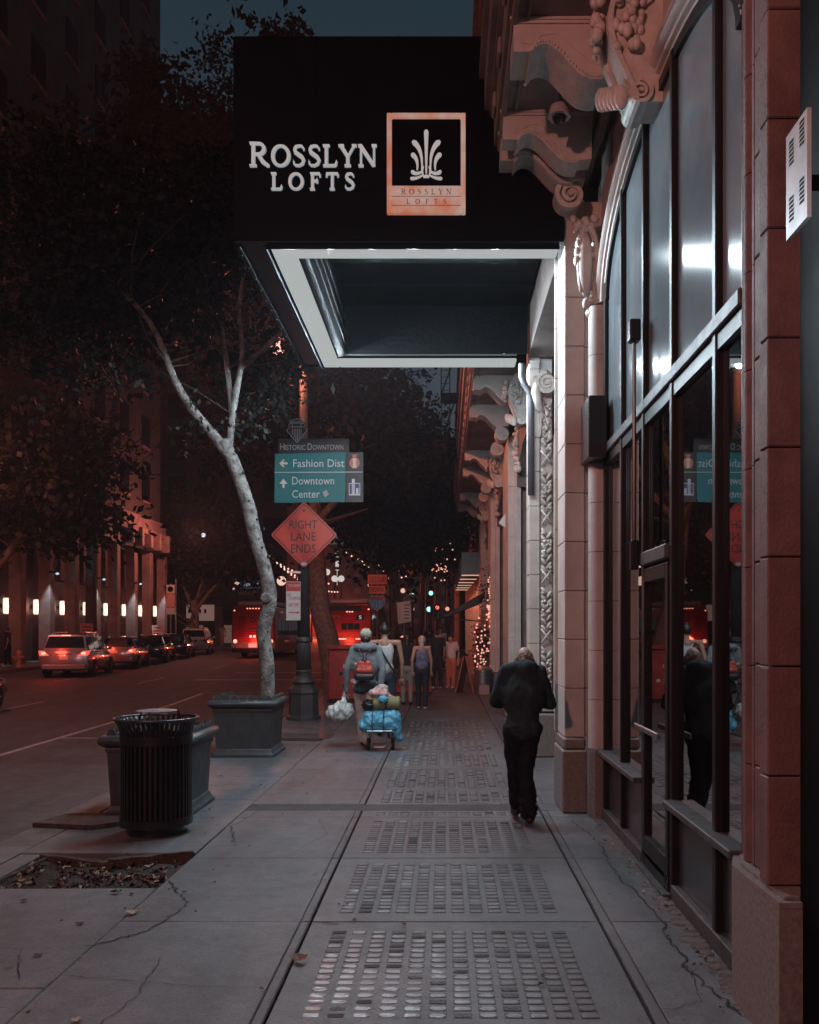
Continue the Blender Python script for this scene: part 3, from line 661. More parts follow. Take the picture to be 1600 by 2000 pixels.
# upper storeys
up = MB(); up.box(1.35, 9, -1, 62, 7.26, 30); up.build('upper_wall', SOFF, bld)
wme = MB().box(-.03, 0, -.6, .6, 0, 2.0).mesh('window', mat('dark_window', (.01, .011, .012), .6, spec=.1)); fme = B(-.06, -.03, -.68, .68, -.1, 2.1).mesh('window_frame', SOFF)
for z in (8.2, 11.6, 15.0, 18.4, 21.8, 25.2):
    for k in range(11):
        y = 10 + k * 4.6; w_ = inst(wme, 'window', bld, (1.30, y, z)); 
    B(1.22, 1.35, -1, 62, z + 2.5, z + 2.7).build('string_course', SOFF, bld)
UP2 = mat('dark_masonry', (.10, .08, .075), .8, n=.4, ns=1)

# ---- shop window
GLB = bpy.data.materials.new('shop_glass'); GLB.use_nodes = True; N = GLB.node_tree.nodes; L = GLB.node_tree.links; N.remove(N['Principled BSDF'])
tr = N.new('ShaderNodeBsdfTransparent'); tr.inputs[0].default_value = (.62, .66, .68, 1); gl = N.new('ShaderNodeBsdfGlossy'); gl.inputs[0].default_value = (.95, .97, 1, 1); gl.inputs['Roughness'].default_value = .015
fr = N.new('ShaderNodeFresnel'); fr.inputs[0].default_value = 2.4; mx = N.new('ShaderNodeMixShader'); ml_ = N.new('ShaderNodeMath'); ml_.operation = 'MULTIPLY'; ml_.use_clamp = True; ml_.inputs[1].default_value = 1.5; L.new(fr.outputs[0], ml_.inputs[0]); L.new(ml_.outputs[0], mx.inputs[0]); L.new(tr.outputs[0], mx.inputs[1]); L.new(gl.outputs[0], mx.inputs[2]); L.new(mx.outputs[0], N['Material Output'].inputs[0])
FROST = mat('frosted_upper_pane', (.20, .25, .275), .13, n=.3, ns=1.2, b=.03, bs=3, spec=.16)
sw = thing('shop_window', 'dark metal framed shop window wall with glass door under the arch', 'shop window', (1.5, 6.16, 0))
def W(*a, bev=0): a = list(a); return B(a[0] - 1.5, a[1] - 1.5, a[2] - 6.16, a[3] - 6.16, a[4], a[5], bev=bev)
GX = 1.50; MY = [4.28, 4.72, 5.62, 6.42, 7.22, 7.98]
for i, y in enumerate(MY[1:]):
    t = (y - 6.16) / 1.86; zt = archz(max(-.99, min(.99, t))) - .03; d = .04
    W(GX - d, GX + .012, y - .032, y + .032, .10 if i not in (1, 2) else .0, zt, bev=.008).build('mullion', FRAME, sw, label='wide mullion beside the door' if i in (1, 2) else None)
W(GX - .03, GX + .012, 4.28, 4.31, .10, 4.8, bev=.005).build('mullion', FRAME, sw)
tb = W(GX - .055, GX + .012, 4.28, 8.02, 3.33, 3.42, bev=.01); tb.build('transom', SILL, sw); W(GX - .03, GX + .012, 4.28, 8.02, 3.24, 3.328).build('transom_rail', FRAME, sw)
for a, b_ in ((4.28, 5.59), (6.45, 8.02)):
    W(GX - .10, GX + .03, a, b_, .60, .645, bev=.006).build('window_sill', SILL, sw)
    W(GX - .045, GX + .03, a, b_, 0.0, .10, bev=.006).build('base_rail', SILL, sw)
bays = list(zip(MY, MY[1:]))
KICK = mat('kick_panel', (.035, .033, .038), .22, n=.3, ns=5)
for i, (a, b_) in enumerate(bays):
    a2, b2 = a + .035, b_ - .035
    if i == 2: continue
    W(GX, GX + .012, a2, b2, .11, .597).build('kick_panel', KICK, sw)
    W(GX, GX + .008, a2, b2, .648, 3.237).build('window_pane', GLB, sw)
for i, (a, b_) in enumerate(bays):
    a2, b2 = a + .035, b_ - .035; n = 6; pb = MB()
    for k in range(n):
        y0 = a2 + (b2 - a2) * k / n; y1 = a2 + (b2 - a2) * (k + 1) / n
        z0, z1 = [archz(max(-.995, min(.995, (q - 6.16) / 1.86))) - .05 for q in (y0, y1)]
        pb.prism([(y0 - 6.16, 3.422), (y1 - 6.16, 3.422), (y1 - 6.16, z1), (y0 - 6.16, z0)], GX - 1.5, GX - 1.5 + .008, 'x')
    pb.build('upper_pane', FROST, sw)
# dark inner frame following the arch
secs = []
for i in range(33):
    a = -90 + 180 * i / 32; t = math.sin(R(a)); y = t * 1.84; z = archz(t) - .02; dy, dz = math.sin(R(a)), math.cos(R(a))
    secs.append([(x, y + dy * o_, z + dz * o_) for x, o_ in ((.012, -.075), (-.03, -.075), (-.03, -.0), (.012, -.0))])
MB().loft(secs).build('arch_frame', FRAME, sw, smooth=True, ang=30)
# door (bay 2)
a, b_ = 5.655, 6.385
dr = MB()
for q in ((GX - .05, GX + .02, a, a + .07, .03, 2.18), (GX - .05, GX + .02, b_ - .07, b_, .03, 2.18), (GX - .05, GX + .02, a + .07, b_ - .07, 2.08, 2.18), (GX - .05, GX + .02, a + .07, b_ - .07, .03, .25)): dr.v, dr.f, dr.mi = dr.v, dr.f, dr.mi; w_ = W(*q, bev=.006); dr.add(w_.v, w_.f)
dr = dr.build('door', FRAME, sw)
W(GX - .02, GX - .012, a + .071, b_ - .071, .251, 2.079).build('door_pane', GLB, dr); W(GX - .115, GX - .095, a + .02, b_ - .02, 1.02, 1.06, bev=.006).build('push_bar', STEEL, dr)
W(GX - .05, GX - .049, a, b_, .10, .13).build('threshold_plate', STEEL, dr)
W(GX - .09, GX + .03, 5.62, 6.42, -.0, .028, bev=.004).build('threshold', SILL, sw); W(GX - .07, GX + .03, a, b_, 2.20, 2.30, bev=.01).build('door_head', SILL, sw)
W(GX, GX + .008, a, b_, 2.31, 3.235).build('window_pane', GLB, sw)
# room behind the glass
rmx = thing('shop_interior', 'dim tiled room seen through the lower shop windows', 'room', (1.6, 6.16, 0))
TILE = bpy.data.materials.new('wall_tiles'); TILE.use_nodes = True; N = TILE.node_tree.nodes; L = TILE.node_tree.links; p = N['Principled BSDF']; ge = N.new('ShaderNodeNewGeometry')
mp = N.new('ShaderNodeMapping'); mp.inputs['Rotation'].default_value = (R(90), 0, R(90)); br = N.new('ShaderNodeTexBrick'); br.inputs['Scale'].default_value = 4; br.inputs['Color1'].default_value = (.10, .10, .12, 1); br.inputs['Color2'].default_value = (.13, .13, .15, 1); br.inputs['Mortar'].default_value = (.4, .4, .42, 1)
L.new(ge.outputs['Position'], mp.inputs[0]); sp = N.new('ShaderNodeSeparateXYZ'); cb_ = N.new('ShaderNodeCombineXYZ'); L.new(ge.outputs['Position'], sp.inputs[0]); L.new(sp.outputs[1], cb_.inputs[0]); L.new(sp.outputs[2], cb_.inputs[1]); L.new(cb_.outputs[0], br.inputs[0]); L.new(br.outputs[0], p.inputs['Base Color']); p.inputs['Roughness'].default_value = .35
MB().box(2.6, 2.7, -2.2, 2.2, 0, 3.3).build('tiled_wall', TILE, rmx); MB().box(.1, 2.6, -2.2, 2.2, -.05, -.01).build('room_floor', mat('dark_floor', (.08, .07, .07), .5, n=.3), rmx)
MB().box(.1, 2.6, -2.2, 2.2, 3.45, 3.5).build('room_ceiling', BLACKR, rmx); MB().box(.05, 2.6, 1.95, 2.0, 0, 3.4).build('end_wall', BLACKR, rmx); MB().box(.3, 2.6, -2.25, -2.2, 0, 3.4).build('end_wall', BLACKR, rmx)
MB().box(.12, .16, -2.1, 1.95, 3.5, 6.0).build('window_backing', mat('grey_backing', (.3, .31, .32), .7), rmx)
lamp('shop_fill_light', 'POINT', (3.0, 7.4, 3.2), 70, (.8, .88, 1), shadow_soft_size=.1)  # added fill inside the room, brightens the dark lower panes
for y in (-1.4, .9): 
    t = thing('dining_table', ('square dark table inside behind the near window', 'square dark table inside behind the far window')[y > 0], 'table', (2.6, 6.16 + y, 0)); MB().box(-.35, .35, -.35, .35, .70, .74).build('tabletop', mat('table_wood', (.12, .07, .05), .4), t); MB().lathe([(.25, 0), (.25, .02), (.03, .04), (.03, .70)], seg=12).build('pedestal', IRON, t)
# wall boxes and fittings
sb = thing('speaker_box', 'black perforated metal box fixed beside the arched window', 'speaker box', (1.375, 8.0, 3.29))
B(-.085, .08, -.22, .22, 0, .55, bev=.006).build('case', BLACK, sb); h_ = MB()
for i in range(5):
    for j in range(3):
        h_.box(-.0865, -.0855, -.17 + j * .07, -.145 + j * .07, .34 + i * .035, .355 + i * .035)
h_.build('perforation', mat('hole_black', (.002, .002, .002), 1), sb); B(.081, .12, -.1, .1, .2, .35).build('wall_bracket', BLACK, sb)
dp = MB().tube([(1.06, 11.93, 5.40), (1.06, 11.93, 5.22), (1.10, 11.93, 5.12), (1.16, 11.93, 5.03), (1.19, 11.93, 4.90), (1.19, 11.93, 3.60)], .045, 12).build('downspout', mat('grey_pipe', (.12, .12, .13), .4, n=.3), smooth=True)
tag(dp, 'grey downspout bending from the marquee down the entrance jamb', 'pipe')
cmr = thing('wall_lantern', 'small white triangular wall light on the pilaster beyond the entrance', 'wall light', (1.32, 18.6, 4.05)); MB().prism([(-.16, 0), (0, -.12), (0, .24)], -.05, .05).build('shade', mat('white_shade', (.6, .62, .62), .5), cmr); B(0.0, .06, -.04, .04, 0, .14).build('back_plate', STEEL, cmr)
ng = thing('notice_sign', 'white perforated sign plate on the black shopfront at the right edge', 'sign', (1.30, 3.195, 3.2))
MB().prism([(-.095, 0), (.095, 0), (.095, .39), (-.095, .39)], -.008, .008, 'x').build('sign_plate', mat('white_plate', (.50, .55, .58), .4, n=.4, ns=8), ng)
def ymark(z, y, n, par):
    b = MB()
    for k in range(n): b.prism([(y - .018, z + k * .016), (y + .022, z + k * .016 + .004), (y + .016, z + k * .016 + .013), (y - .022, z + k * .016 + .009)], -.0095, -.0082, 'x')
    b.build('printed_mark', BLACKR, par)
for z in (.03, .24):
    for y in (-.05, .045): ymark(z + (.02 if y > 0 else .04), y, 6, ng)
B(.008, .14, -.02, .02, .15, .19).build('sign_arm', BLACK, ng)
wl_ = thing('wall_lamp', 'small white lamp glowing just below the perforated sign plate', 'wall light', (1.36, 3.02, 3.03)); MB().ball((-.03, 0, 0), (.018, .03, .012), 12, 8).build('lens', emit('lamp_lens', (.40, .44, .46), 1.0), wl_); B(-.02, .09, -.03, .03, .02, .09, bev=.01).build('bracket', BLACK, wl_)
dc = thing('dome_camera', 'small white dome camera hanging under the stone ledge', 'camera', (.95, 7.2, 5.98)); MB().lathe([(.02, .34), (.02, .10), (.075, .09), (.09, .02), (.095, 0)], seg=16).build('housing', mat('camera_white', (.35, .3, .3), .4), dc, smooth=True, ang=40); MB().ball((0, 0, 0), (.06, .06, .055), 14, 8).build('dome', mat('smoked_dome', (.01, .01, .012), .05), dc, smooth=True)
# closer pole on the door (security pole with camera)
sp_ = thing('door_pole', 'thin black pole with bracket rising beside the door mullion', 'pole', (1.40, 6.42, 2.3)); MB().tube([(0, 0, 0), (0, 0, 1.62)], .014, 8).build('rod', BLACK, sp_); B(-.04, .04, -.05, .05, 1.56, 1.72, bev=.01).build('bracket_head', BLACK, sp_); B(-.03, .03, -.03, .03, -.12, .1, bev=.01).build('foot_bracket', BLACK, sp_)

# ------------------------------------------------------------------ marquee
mq = thing('marquee', 'big black hotel marquee box with glowing white tubes on its underside', 'marquee', (-.42, 10.2, 5.43))
ox, oy, oz = -.42, 10.2, 5.43
def Q(x0, x1, y0, y1, z0, z1, bev=0): return B(x0 - ox, x1 - ox, y0 - oy, y1 - oy, z0 - oz, z1 - oz, bev=bev)
Q(-2.0, 1.14, 8.24, 8.30, 5.43, 7.37, bev=.01).build('front_fascia', BLACKR, mq)
for x in (-1.215, -.43, .355): Q(x - .012, x + .012, 8.232, 8.238, 5.44, 7.36).build('cover_strip', BLACKR, mq)
Q(-2.0, -1.95, 8.302, 12.10, 5.43, 7.37).build('side_fascia', BLACKR, mq); Q(-2.0, 1.14, 12.102, 12.16, 5.43, 7.37).build('back_fascia', BLACKR, mq)
Q(-1.70, 1.10, 8.301, 8.307, 5.375, 5.44).build('light_blocker', BLACKR, mq); Q(-1.703, -1.7, 8.31, 12.1, 5.375, 5.44).build('light_blocker', BLACKR, mq)  # strips added to keep the tube lights off the fascia trim
Q(-1.94, 1.13, 8.31, 12.09, 7.30, 7.34).build('roof', BLACKR, mq)
LT = mat('tube_diffuser', (0, 0, 0), 1, spec=0, e=(.41, .435, .43))
Q(-1.945, -1.72, 8.31, 12.09, 5.438, 5.45).build('soffit_panel', BLACK, mq)
for q in ((-1.998, -1.945, 8.31, 12.15, 5.40, 5.428),): Q(*q, bev=.005).build('edge_trim', BLACKR, mq)
Q(-1.99, 1.13, 8.245, 8.30, 5.418, 5.428, bev=.002).build('edge_trim', BLACK, mq)
WH = mat('white_trim', (.25, .26, .26), .4)
for q in ((-1.67, -1.445, 8.35, 12.10, 0), (-1.445, 1.10, 8.31, 8.58, 1), (-1.445, .98, 11.80, 12.10, 2)):
    Q(q[0], q[1], q[2], q[3], 5.40, 5.44, bev=.012).build('light_box', LT, mq)
Q(-1.735, -1.705, 8.33, 12.10, 5.412, 5.44, bev=.004).build('light_trim', SILL, mq)
Q(-1.40, .98, 11.70, 11.775, 5.46, 5.50).build('light_trim', WH, mq)
IN = mat('ribbed_dark_ceiling', (.002, .0028, .0035), .5, n=.4, ns=3, b=.3, spec=.12)
Q(-1.44, -1.345, 8.6, 11.78, 5.44, 5.455).build('inner_rim', BLACKR, mq); Q(-1.36, -1.34, 8.60, 11.70, 5.46, 6.1).build('inner_wall', IN, mq); Q(-1.33, 1.12, 11.68, 11.70, 5.46, 6.1).build('inner_wall', IN, mq); Q(-1.36, 1.12, 8.585, 8.60, 5.46, 6.1).build('inner_wall', IN, mq); Q(-1.36, 1.12, 8.60, 11.70, 6.1, 6.14).build('inner_ceiling', IN, mq)
for x, z in ((-1.335, 5.55), (-1.335, 5.72), (-1.335, 5.9)): Q(x, x + .02, 8.6, 11.65, z, z + .025, bev=.003).build('inner_rail', SILL, mq)
for y in (9.3, 10.1, 10.9): Q(-1.33, 1.12, y, y + .04, 6.06, 6.098).build('ceiling_rib', IN, mq)
for i in range(13): MB().ball((-1.97 - ox, 8.5 - oy + i * .29, 5.40 - oz), .008, 6, 4).build('rivet', STEEL, mq)
# channel letters (each letter is a part)
LE = emit('letter_face', (.33, .325, .31), 1.0); LHALO = emit('halo_glow', (.13, .19, .23), 1.0)  # bluish halo round the letters is painted as a glowing rim
def glyph(ch):
    """list of strokes (pts, widths) in a unit-high box, plus advance"""
    S_ = []
    def st(x, w=.135, a=0, b=1): S_.append(([(x, a), (x, b)], [w, w]))
    def sf_(x, z, w=.30, h=.05): S_.append(([(x - w / 2, z + (h / 2 if z < .5 else -h / 2)), (x + w / 2, z + (h / 2 if z < .5 else -h / 2))], [h, h]))
    if ch == 'R':
        st(.17); sf_(.17, 0); sf_(.13, 1, .22); P = [(.2, .965)] + arc(.42, .74, .21, .225, 90, -90, 10) + [(.2, .515)]
        S_.append((P, [.06] * 3 + [.08, .11, .135, .145, .145, .135, .11, .08] + [.06] * 2)); S_.append(([(.40, .50), (.58, .2), (.80, .03), (.86, .025)], [.13, .135, .10, .05])); return S_, .86
    if ch == 'O':
        P = arc(.47, .5, .38, .47, 90, 450, 28); S_.append((P, [.055 + .10 * abs(math.cos(R(90 + 360 * i / 28))) ** 1.2 for i in range(29)])); return S_, .94
    if ch == 'S':
        P = [(.56, .76), (.55, .86), (.47, .955), (.33, .97), (.18, .93), (.12, .80), (.17, .66), (.32, .55), (.47, .44), (.55, .30), (.50, .12), (.35, .03), (.18, .04), (.09, .14), (.07, .27)]
        S_.append((P, [.02, .035, .05, .055, .085, .13, .14, .145, .145, .13, .09, .055, .05, .035, .02])); return S_, .66
    if ch == 'L':
        st(.17); sf_(.17, 0, .3); sf_(.17, 1, .32); S_.append(([(.2, .03), (.62, .03)], [.055, .055])); S_.append(([(.60, .03), (.665, .25)], [.09, .02])); return S_, .70
    if ch == 'Y':
        S_.append(([(.10, .98), (.42, .47)], [.14, .13])); S_.append(([(.72, .98), (.44, .47)], [.06, .06])); st(.42, .135, 0, .5); sf_(.42, 0, .3); sf_(.11, 1, .26); sf_(.73, 1, .22); return S_, .84
    if ch == 'N':
        st(.14, .06); st(.76, .06); S_.append(([(.13, .97), (.76, .03)], [.15, .14])); sf_(.14, 0, .24); sf_(.10, 1, .2); sf_(.77, 1, .24); return S_, .90
    if ch == 'F':
        st(.17); sf_(.17, 0, .3); S_.append(([(.04, .97), (.62, .97)], [.055, .055])); S_.append(([(.60, .97), (.64, .76)], [.09, .02])); S_.append(([(.2, .52), (.46, .52)], [.055, .055])); S_.append(([(.46, .40), (.46, .64)], [.05, .05])); return S_, .64
    if ch == 'T':
        st(.38); sf_(.38, 0, .3); S_.append(([(.04, .97), (.72, .97)], [.055, .055])); S_.append(([(.055, .97), (.02, .76)], [.09, .02])); S_.append(([(.705, .97), (.74, .76)], [.09, .02])); return S_, .76
    return S_, .4
def serif(word, x0, x1, zb, hs, y, depth, m, par, name='letter', halo=None):
    adv = []; sp = .06
    gl_ = [glyph(c) for c in word]; tot = sum(a * h for (_, a), h in zip(gl_, hs)) ; free = (x1 - x0 - tot) / (len(word) - 1); X = x0
    for (ss, a), h in zip(gl_, hs):
        b = MB(); hb = MB()
        for i, (P, Wd) in enumerate(ss):
            PP = [(X + px * h, zb + pz * h) for px, pz in P]; stroke(b, PP, [w_ * h * .84 for w_ in Wd], y - .0007 * i, y + depth)
            if halo: stroke(hb, PP, [w_ * h * .84 + .014 for w_ in Wd], y + depth + .0005 * i - .002, y + depth + .006 + .0005 * i)
        o = b.build(name, m, par)
        if halo: hb.build('letter_halo', halo, o)
        X += a * h + free
sg = thing('hotel_sign', 'lit serif letters reading ROSSLYN LOFTS on the black marquee front', 'sign', (-1.24, 8.2, 6.1))
Yl = 0.0; sx = 1.24
serif('ROSSLYN', -1.84 + sx, -.635 + sx, 6.115 - 6.1, [.222] + [.198] * 6, -.012, .03, LE, sg, halo=LHALO)
serif('LOFTS', -1.635 + sx, -.84 + sx, 5.895 - 6.1, [.155] * 5, -.012, .03, LE, sg, halo=LHALO)
B(-.6, .6, .034, .038, -.2, .235).build('backing_rail', BLACKR, sg)
lg = thing('logo_sign', 'framed logo sign with plume emblem and small ROSSLYN LOFTS plate', 'sign', (-.17, 8.2, 6.1))
LF = bpy.data.materials.new('lit_logo_frame'); LF.use_nodes = True; N = LF.node_tree.nodes; L = LF.node_tree.links; p = N['Principled BSDF']; ge = N.new('ShaderNodeNewGeometry'); nz = N.new('ShaderNodeTexNoise'); nz.inputs['Scale'].default_value = 4.5; rp = N.new('ShaderNodeValToRGB'); rp.color_ramp.elements[0].position = .38; rp.color_ramp.elements[1].position = .62
rp.color_ramp.elements[0].color = (.42, .12, .06, 1); rp.color_ramp.elements[1].color = (.38, .27, .23, 1); L.new(ge.outputs[0], nz.inputs[0]); L.new(nz.outputs[0], rp.inputs[0]); L.new(rp.outputs[0], p.inputs['Emission Color']); p.inputs['Emission Strength'].default_value = .9; p.inputs['Base Color'].default_value = (.3, .25, .22, 1); LF.cycles.emission_sampling = 'NONE'
for q in ((-.37, -.325, -.44, .50), (.325, .37, -.44, .50), (-.3245, .3245, .455, .50)): B(q[0], q[1], -.03, .03, q[2], q[3], bev=.006).build('frame_rail', LF, lg)
B(-.3245, .3245, -.03, .03, -.44, -.185, bev=.006).build('name_plate', LF, lg); B(-.32, .32, .0, .034, -.184, .454).build('backing', BLACKR, lg)
PD = mat('plate_print', (.05, .035, .03), .6)
serif('ROSSLYN', -.235, .235, -.27, [.052] * 7, -.033, .002, PD, lg, 'small_letter'); serif('LOFTS', -.185, .19, -.36, [.047] * 5, -.033, .002, PD, lg, 'small_letter')
for z in (-.287, -.372): B(-.325, .325, -.0325, -.0305, z - .003, z + .001).build('rule', PD, lg)
em = MB(); Z0 = -.06
def leafst(P, w, k):
    n = len(P) - 1; stroke(em, [(x, Z0 + z) for x, z in P], [w * (.35 + .9 * i / n if i < n else .5) for i in range(n + 1)], -.02 - .0008 * k, -.004)
def curve(p0, p1, p2, n=9): return [((1 - t) ** 2 * p0[0] + 2 * t * (1 - t) * p1[0] + t * t * p2[0], (1 - t) ** 2 * p0[1] + 2 * t * (1 - t) * p1[1] + t * t * p2[1]) for t in [i / n for i in range(n + 1)]]
leafst([(0, .0), (0, .15), (0, .28), (0, .385), (0, .405)], .042, 0)
for s_ in (-1, 1):
    leafst(curve((s_ * .04, .06), (s_ * .035, .24), (s_ * .13, .30)), .040, 1 + s_)
    leafst(curve((s_ * .085, .03), (s_ * .07, .14), (s_ * .14, .18)), .036, 4 + s_)
    leafst(curve((s_ * .02, -.045), (s_ * .05, .03), (s_ * .03, .065)), .022, 7 + s_)
    leafst(curve((s_ * .03, -.02), (s_ * .09, -.06), (s_ * .15, -.052)), .020, 10 + s_); leafst(curve((s_ * .03, .02), (s_ * .09, -.03), (s_ * .14, .015)), .024, 13 + s_)
    em.ball((s_ * .125, -.012, Z0 + .012), (.016, .01, .016), 8, 6)
em.ball((0, -.012, Z0 - .03), (.022, .01, .018), 8, 6); em.build('plume_emblem', LE, lg)
# ------------------------------------------------------------------ trees
def limb(b, pts, r0, r1, seg=10, wob=.12, sub=4):
    P = []; n = len(pts)
    for i in range(n - 1):
        p0, p1, p2, p3 = [Vector(pts[max(0, min(n - 1, i + k))]) for k in (-1, 0, 1, 2)]
        for k in range(sub):
            t = k / sub; P.append(.5 * ((2 * p1) + (-p0 + p2) * t + (2 * p0 - 5 * p1 + 4 * p2 - p3) * t * t + (-p0 + 3 * p1 - 3 * p2 + p3) * t ** 3))
    P.append(Vector(pts[-1])); m_ = len(P) - 1
    b.tube(P, [r0 + (r1 - r0) * i / m_ for i in range(m_ + 1)], seg, wob=wob)
    return P
def foliage(b, blobs, size, seed=0):
    """leaf sprays: blobs = (centre, radii, leaves)"""
    r2 = random.Random(seed)
    for c, rr, n in blobs:
        k = 0
        while k < n:
            d = Vector((r2.gauss(0, 1), r2.gauss(0, 1), r2.gauss(0, 1))).normalized() * (r2.random() ** .45)
            p0 = Vector((c[0] + d.x * rr[0], c[1] + d.y * rr[1], c[2] + d.z * rr[2])); m_ = r2.randint(6, 14)
            if noise.noise(p0 * 1.1 + Vector((seed, 0, 0))) < -.12: k += 2; continue
            ax = Vector((r2.gauss(0, 1), r2.gauss(0, 1), r2.gauss(-.2, .7))).normalized() * size * 5
            for j in range(m_):
                p = p0 + ax * (j / m_) + Vector((r2.gauss(0, .5), r2.gauss(0, .5), r2.gauss(0, .5))) * size
                u = Vector((r2.gauss(0, 1), r2.gauss(0, 1), r2.gauss(-.5, .7))).normalized() * size * r2.uniform(.7, 1.25); w = u.orthogonal().normalized(); w.rotate(Matrix.Rotation(r2.uniform(0, 6.3), 3, u.normalized())); w *= size * .30
                q = len(b.v); b.v += [tuple(p), tuple(p + u * .5 + w), tuple(p + u), tuple(p + u * .5 - w)]; b.f.append((q, q + 1, q + 2, q + 3)); b.mi.append(0)
            k += m_
def tree(label, loc, limbs, blobs, size=.09, bark=BARK, seed=0, group='street trees', extra=None):
    t = thing('street_tree', label, 'tree', loc, 0, group); b = MB()
    for pts, r0, r1 in limbs: limb(b, pts, r0, r1)
    tr_ = b.build('trunk', bark, t, smooth=True)
    tw_ = MB(); r6 = random.Random(seed)
    for pts, r0, r1 in limbs:
        if len(pts) < 8:
            for k in range(9):
                i = r6.randint(max(0, len(pts) - 3), len(pts) - 2); p = Vector(pts[i]).lerp(Vector(pts[i + 1]), r6.random()); d = Vector((r6.gauss(0, 1), r6.gauss(0, .8), r6.uniform(.2, 1.4))).normalized(); q = p + d * r6.uniform(.4, .9) * size * 9; e = q + (d + Vector((r6.gauss(0, .5), r6.gauss(0, .5), .4))) * size * 5
                tw_.tube([p, q, e], [r1 * .55, r1 * .3, r1 * .1], 5)
    tw_.build('twigs', mat('dark_twig', (.06, .05, .04), .9), t, kind='stuff')
    f = MB(); foliage(f, blobs, size, seed)
    foliage(f, [(c, tuple(q * .86 for q in rr), n // 3) for c, rr, n in blobs if n > 800], size * (1.9 if size < .1 or size > .2 else 2.6), seed + 1)
    f.build('crown', LEAFM, t)
    return t, tr_
# tree 1, in the near planter: pale crooked trunk
t1, tk = tree('pale crooked tree trunk rising out of the far blue grey planter', (-2.50, 12.2, .78),
    [([(.02, 0, -.1), (.02, 0, .45), (-.03, 0, .95), (.05, 0, 1.35), (.0, 0, 1.75), (-.16, 0, 2.3), (-.26, 0, 2.75), (-.45, 0, 3.3), (-.60, .0, 3.62)], .105, .090),
     ([(-.52, 0, 3.42), (-.78, 0, 3.75), (-1.02, -.05, 4.05), (-1.25, -.1, 4.45), (-1.55, -.2, 5.2), (-2.2, -.3, 5.9)], .085, .025),
     ([(-.52, 0, 3.5), (-.48, .1, 4.1), (-.38, .2, 4.9), (-.42, .2, 5.6), (-.3, .2, 6.4)], .055, .02),
     ([(-.50, .1, 4.0), (-.62, .3, 4.8), (-.70, .3, 5.4)], .045, .02), ([(-.4, .2, 4.7), (.1, .5, 5.3), (.5, .6, 5.8)], .04, .02)],
    [((-1.6, .6, 6.6), (2.1, 1.5, 1.5), 9000), ((-2.6, .2, 5.6), (1.4, 1.2, 1.2), 4500), ((-.2, 1.2, 7.4), (1.6, 1.2, 1.2), 5500), ((-3.0, .4, 7.2), (1.6, 1.3, 1.2), 4000), ((-.35, 1.6, 5.3), (.9, .8, .9), 1600),
     ((-.66, -.02, 3.78), (.34, .2, .2), 170), ((-.30, 0, 3.85), (.22, .15, .16), 110), ((-.95, 0, 3.95), (.22, .12, .12), 80), ((-.72, 0, 3.4), (.15, .12, .1), 40)], .085, BARK, 3)
kn = MB(); kn.lathe([(.045, -.14), (.075, -.15), (.07, -.125), (.05, -.12)], (.02, .03, 1.42), 14, 'y'); kn.build('branch_scar', BARK, tk, smooth=True)
for k in range(26):
    z = .3 + k * .13; xx = [.0, .0, -.02, .04, .03, .0, -.08, -.2, -.3, -.45][min(9, int(z / .36))]; a = rnd.uniform(-.9, .9); kb = MB(); kb.ball((xx + .088 * math.sin(a), -.088 * math.cos(a), z), (.012 + .012 * rnd.random(), .008, .012 + .02 * rnd.random()), 7, 5); kb.build('bark_scar', JOINT if k % 3 else BARK2, tk)
kn = MB(); kn.lathe([(.040, -.133), (.041, -.13)], (.02, .03, 1.42), 12, 'y'); kn.build('branch_hollow', JOINT, tk)
tree('brown tree trunk leaning behind the fluted lamp post', (-3.15, 25, gz(25)),
    [([(.0, 0, -.1), (-.05, 0, .6), (-.2, 0, 1.5), (-.42, 0, 2.4), (-.50, 0, 3.4), (-.62, 0, 4.6), (-.60, 0, 6.0)], .34, .22),
     ([(-.6, 0, 5.0), (-1.3, 0, 6.6), (-1.8, .1, 8.3)], .18, .07), ([(-.6, 0, 5.6), (-.1, 0, 7.4), (.1, 0, 9.0)], .16, .06), ([(-.6, 0, 4.8), (.4, .1, 6.0), (.9, 0, 7.6)], .12, .04)],
    [((-.4, .5, 9.0), (3.0, 2.6, 2.1), 9000), ((1.6, 1, 7.6), (1.9, 1.8, 1.6), 5000), ((-2.4, 0, 8.0), (2.0, 1.8, 1.9), 5500), ((0, 0, 11.5), (2.4, 2, 1.8), 5000)], .11, BARK2, 5)
tree('dark tree with thin trunk beside the orange detour sign', (-2.3, 36, gz(36)),
    [([(.1, 0, 0), (-.1, 0, 1.4), (-.45, 0, 2.8), (-.6, 0, 4.6), (-.2, 0, 6.5)], .26, .14), ([(.1, 0, .8), (.35, 0, 2.6), (.3, 0, 4.2), (.8, 0, 6)], .18, .08)],
    [((.6, 0, 7.0), (2.7, 2.4, 2.2), 8000), ((1.5, 0, 8.8), (1.9, 1.8, 1.4), 4500), ((-1.6, 0, 8.4), (2.3, 2, 2.2), 5500), ((.4, 0, 5.2), (2.0, 2, 1.2), 3000)], .12, BARK2, 8)
tree('dark tree farther along the near kerb before the traffic signal', (-2.6, 43, gz(43)),
    [([(.0, 0, 0), (.2, 0, 2.4), (.1, 0, 5.0), (.6, 0, 7.5)], .22, .10)],
    [((.9, 0, 7.2), (2.9, 2.6, 2.5), 8000), ((2.3, 0, 6.6), (2.0, 2, 1.8), 4500), ((.2, 0, 9.8), (2.6, 2.2, 1.6), 5000), ((-1.8, 0, 7.4), (2, 2, 2), 3500)], .14, BARK2, 11)
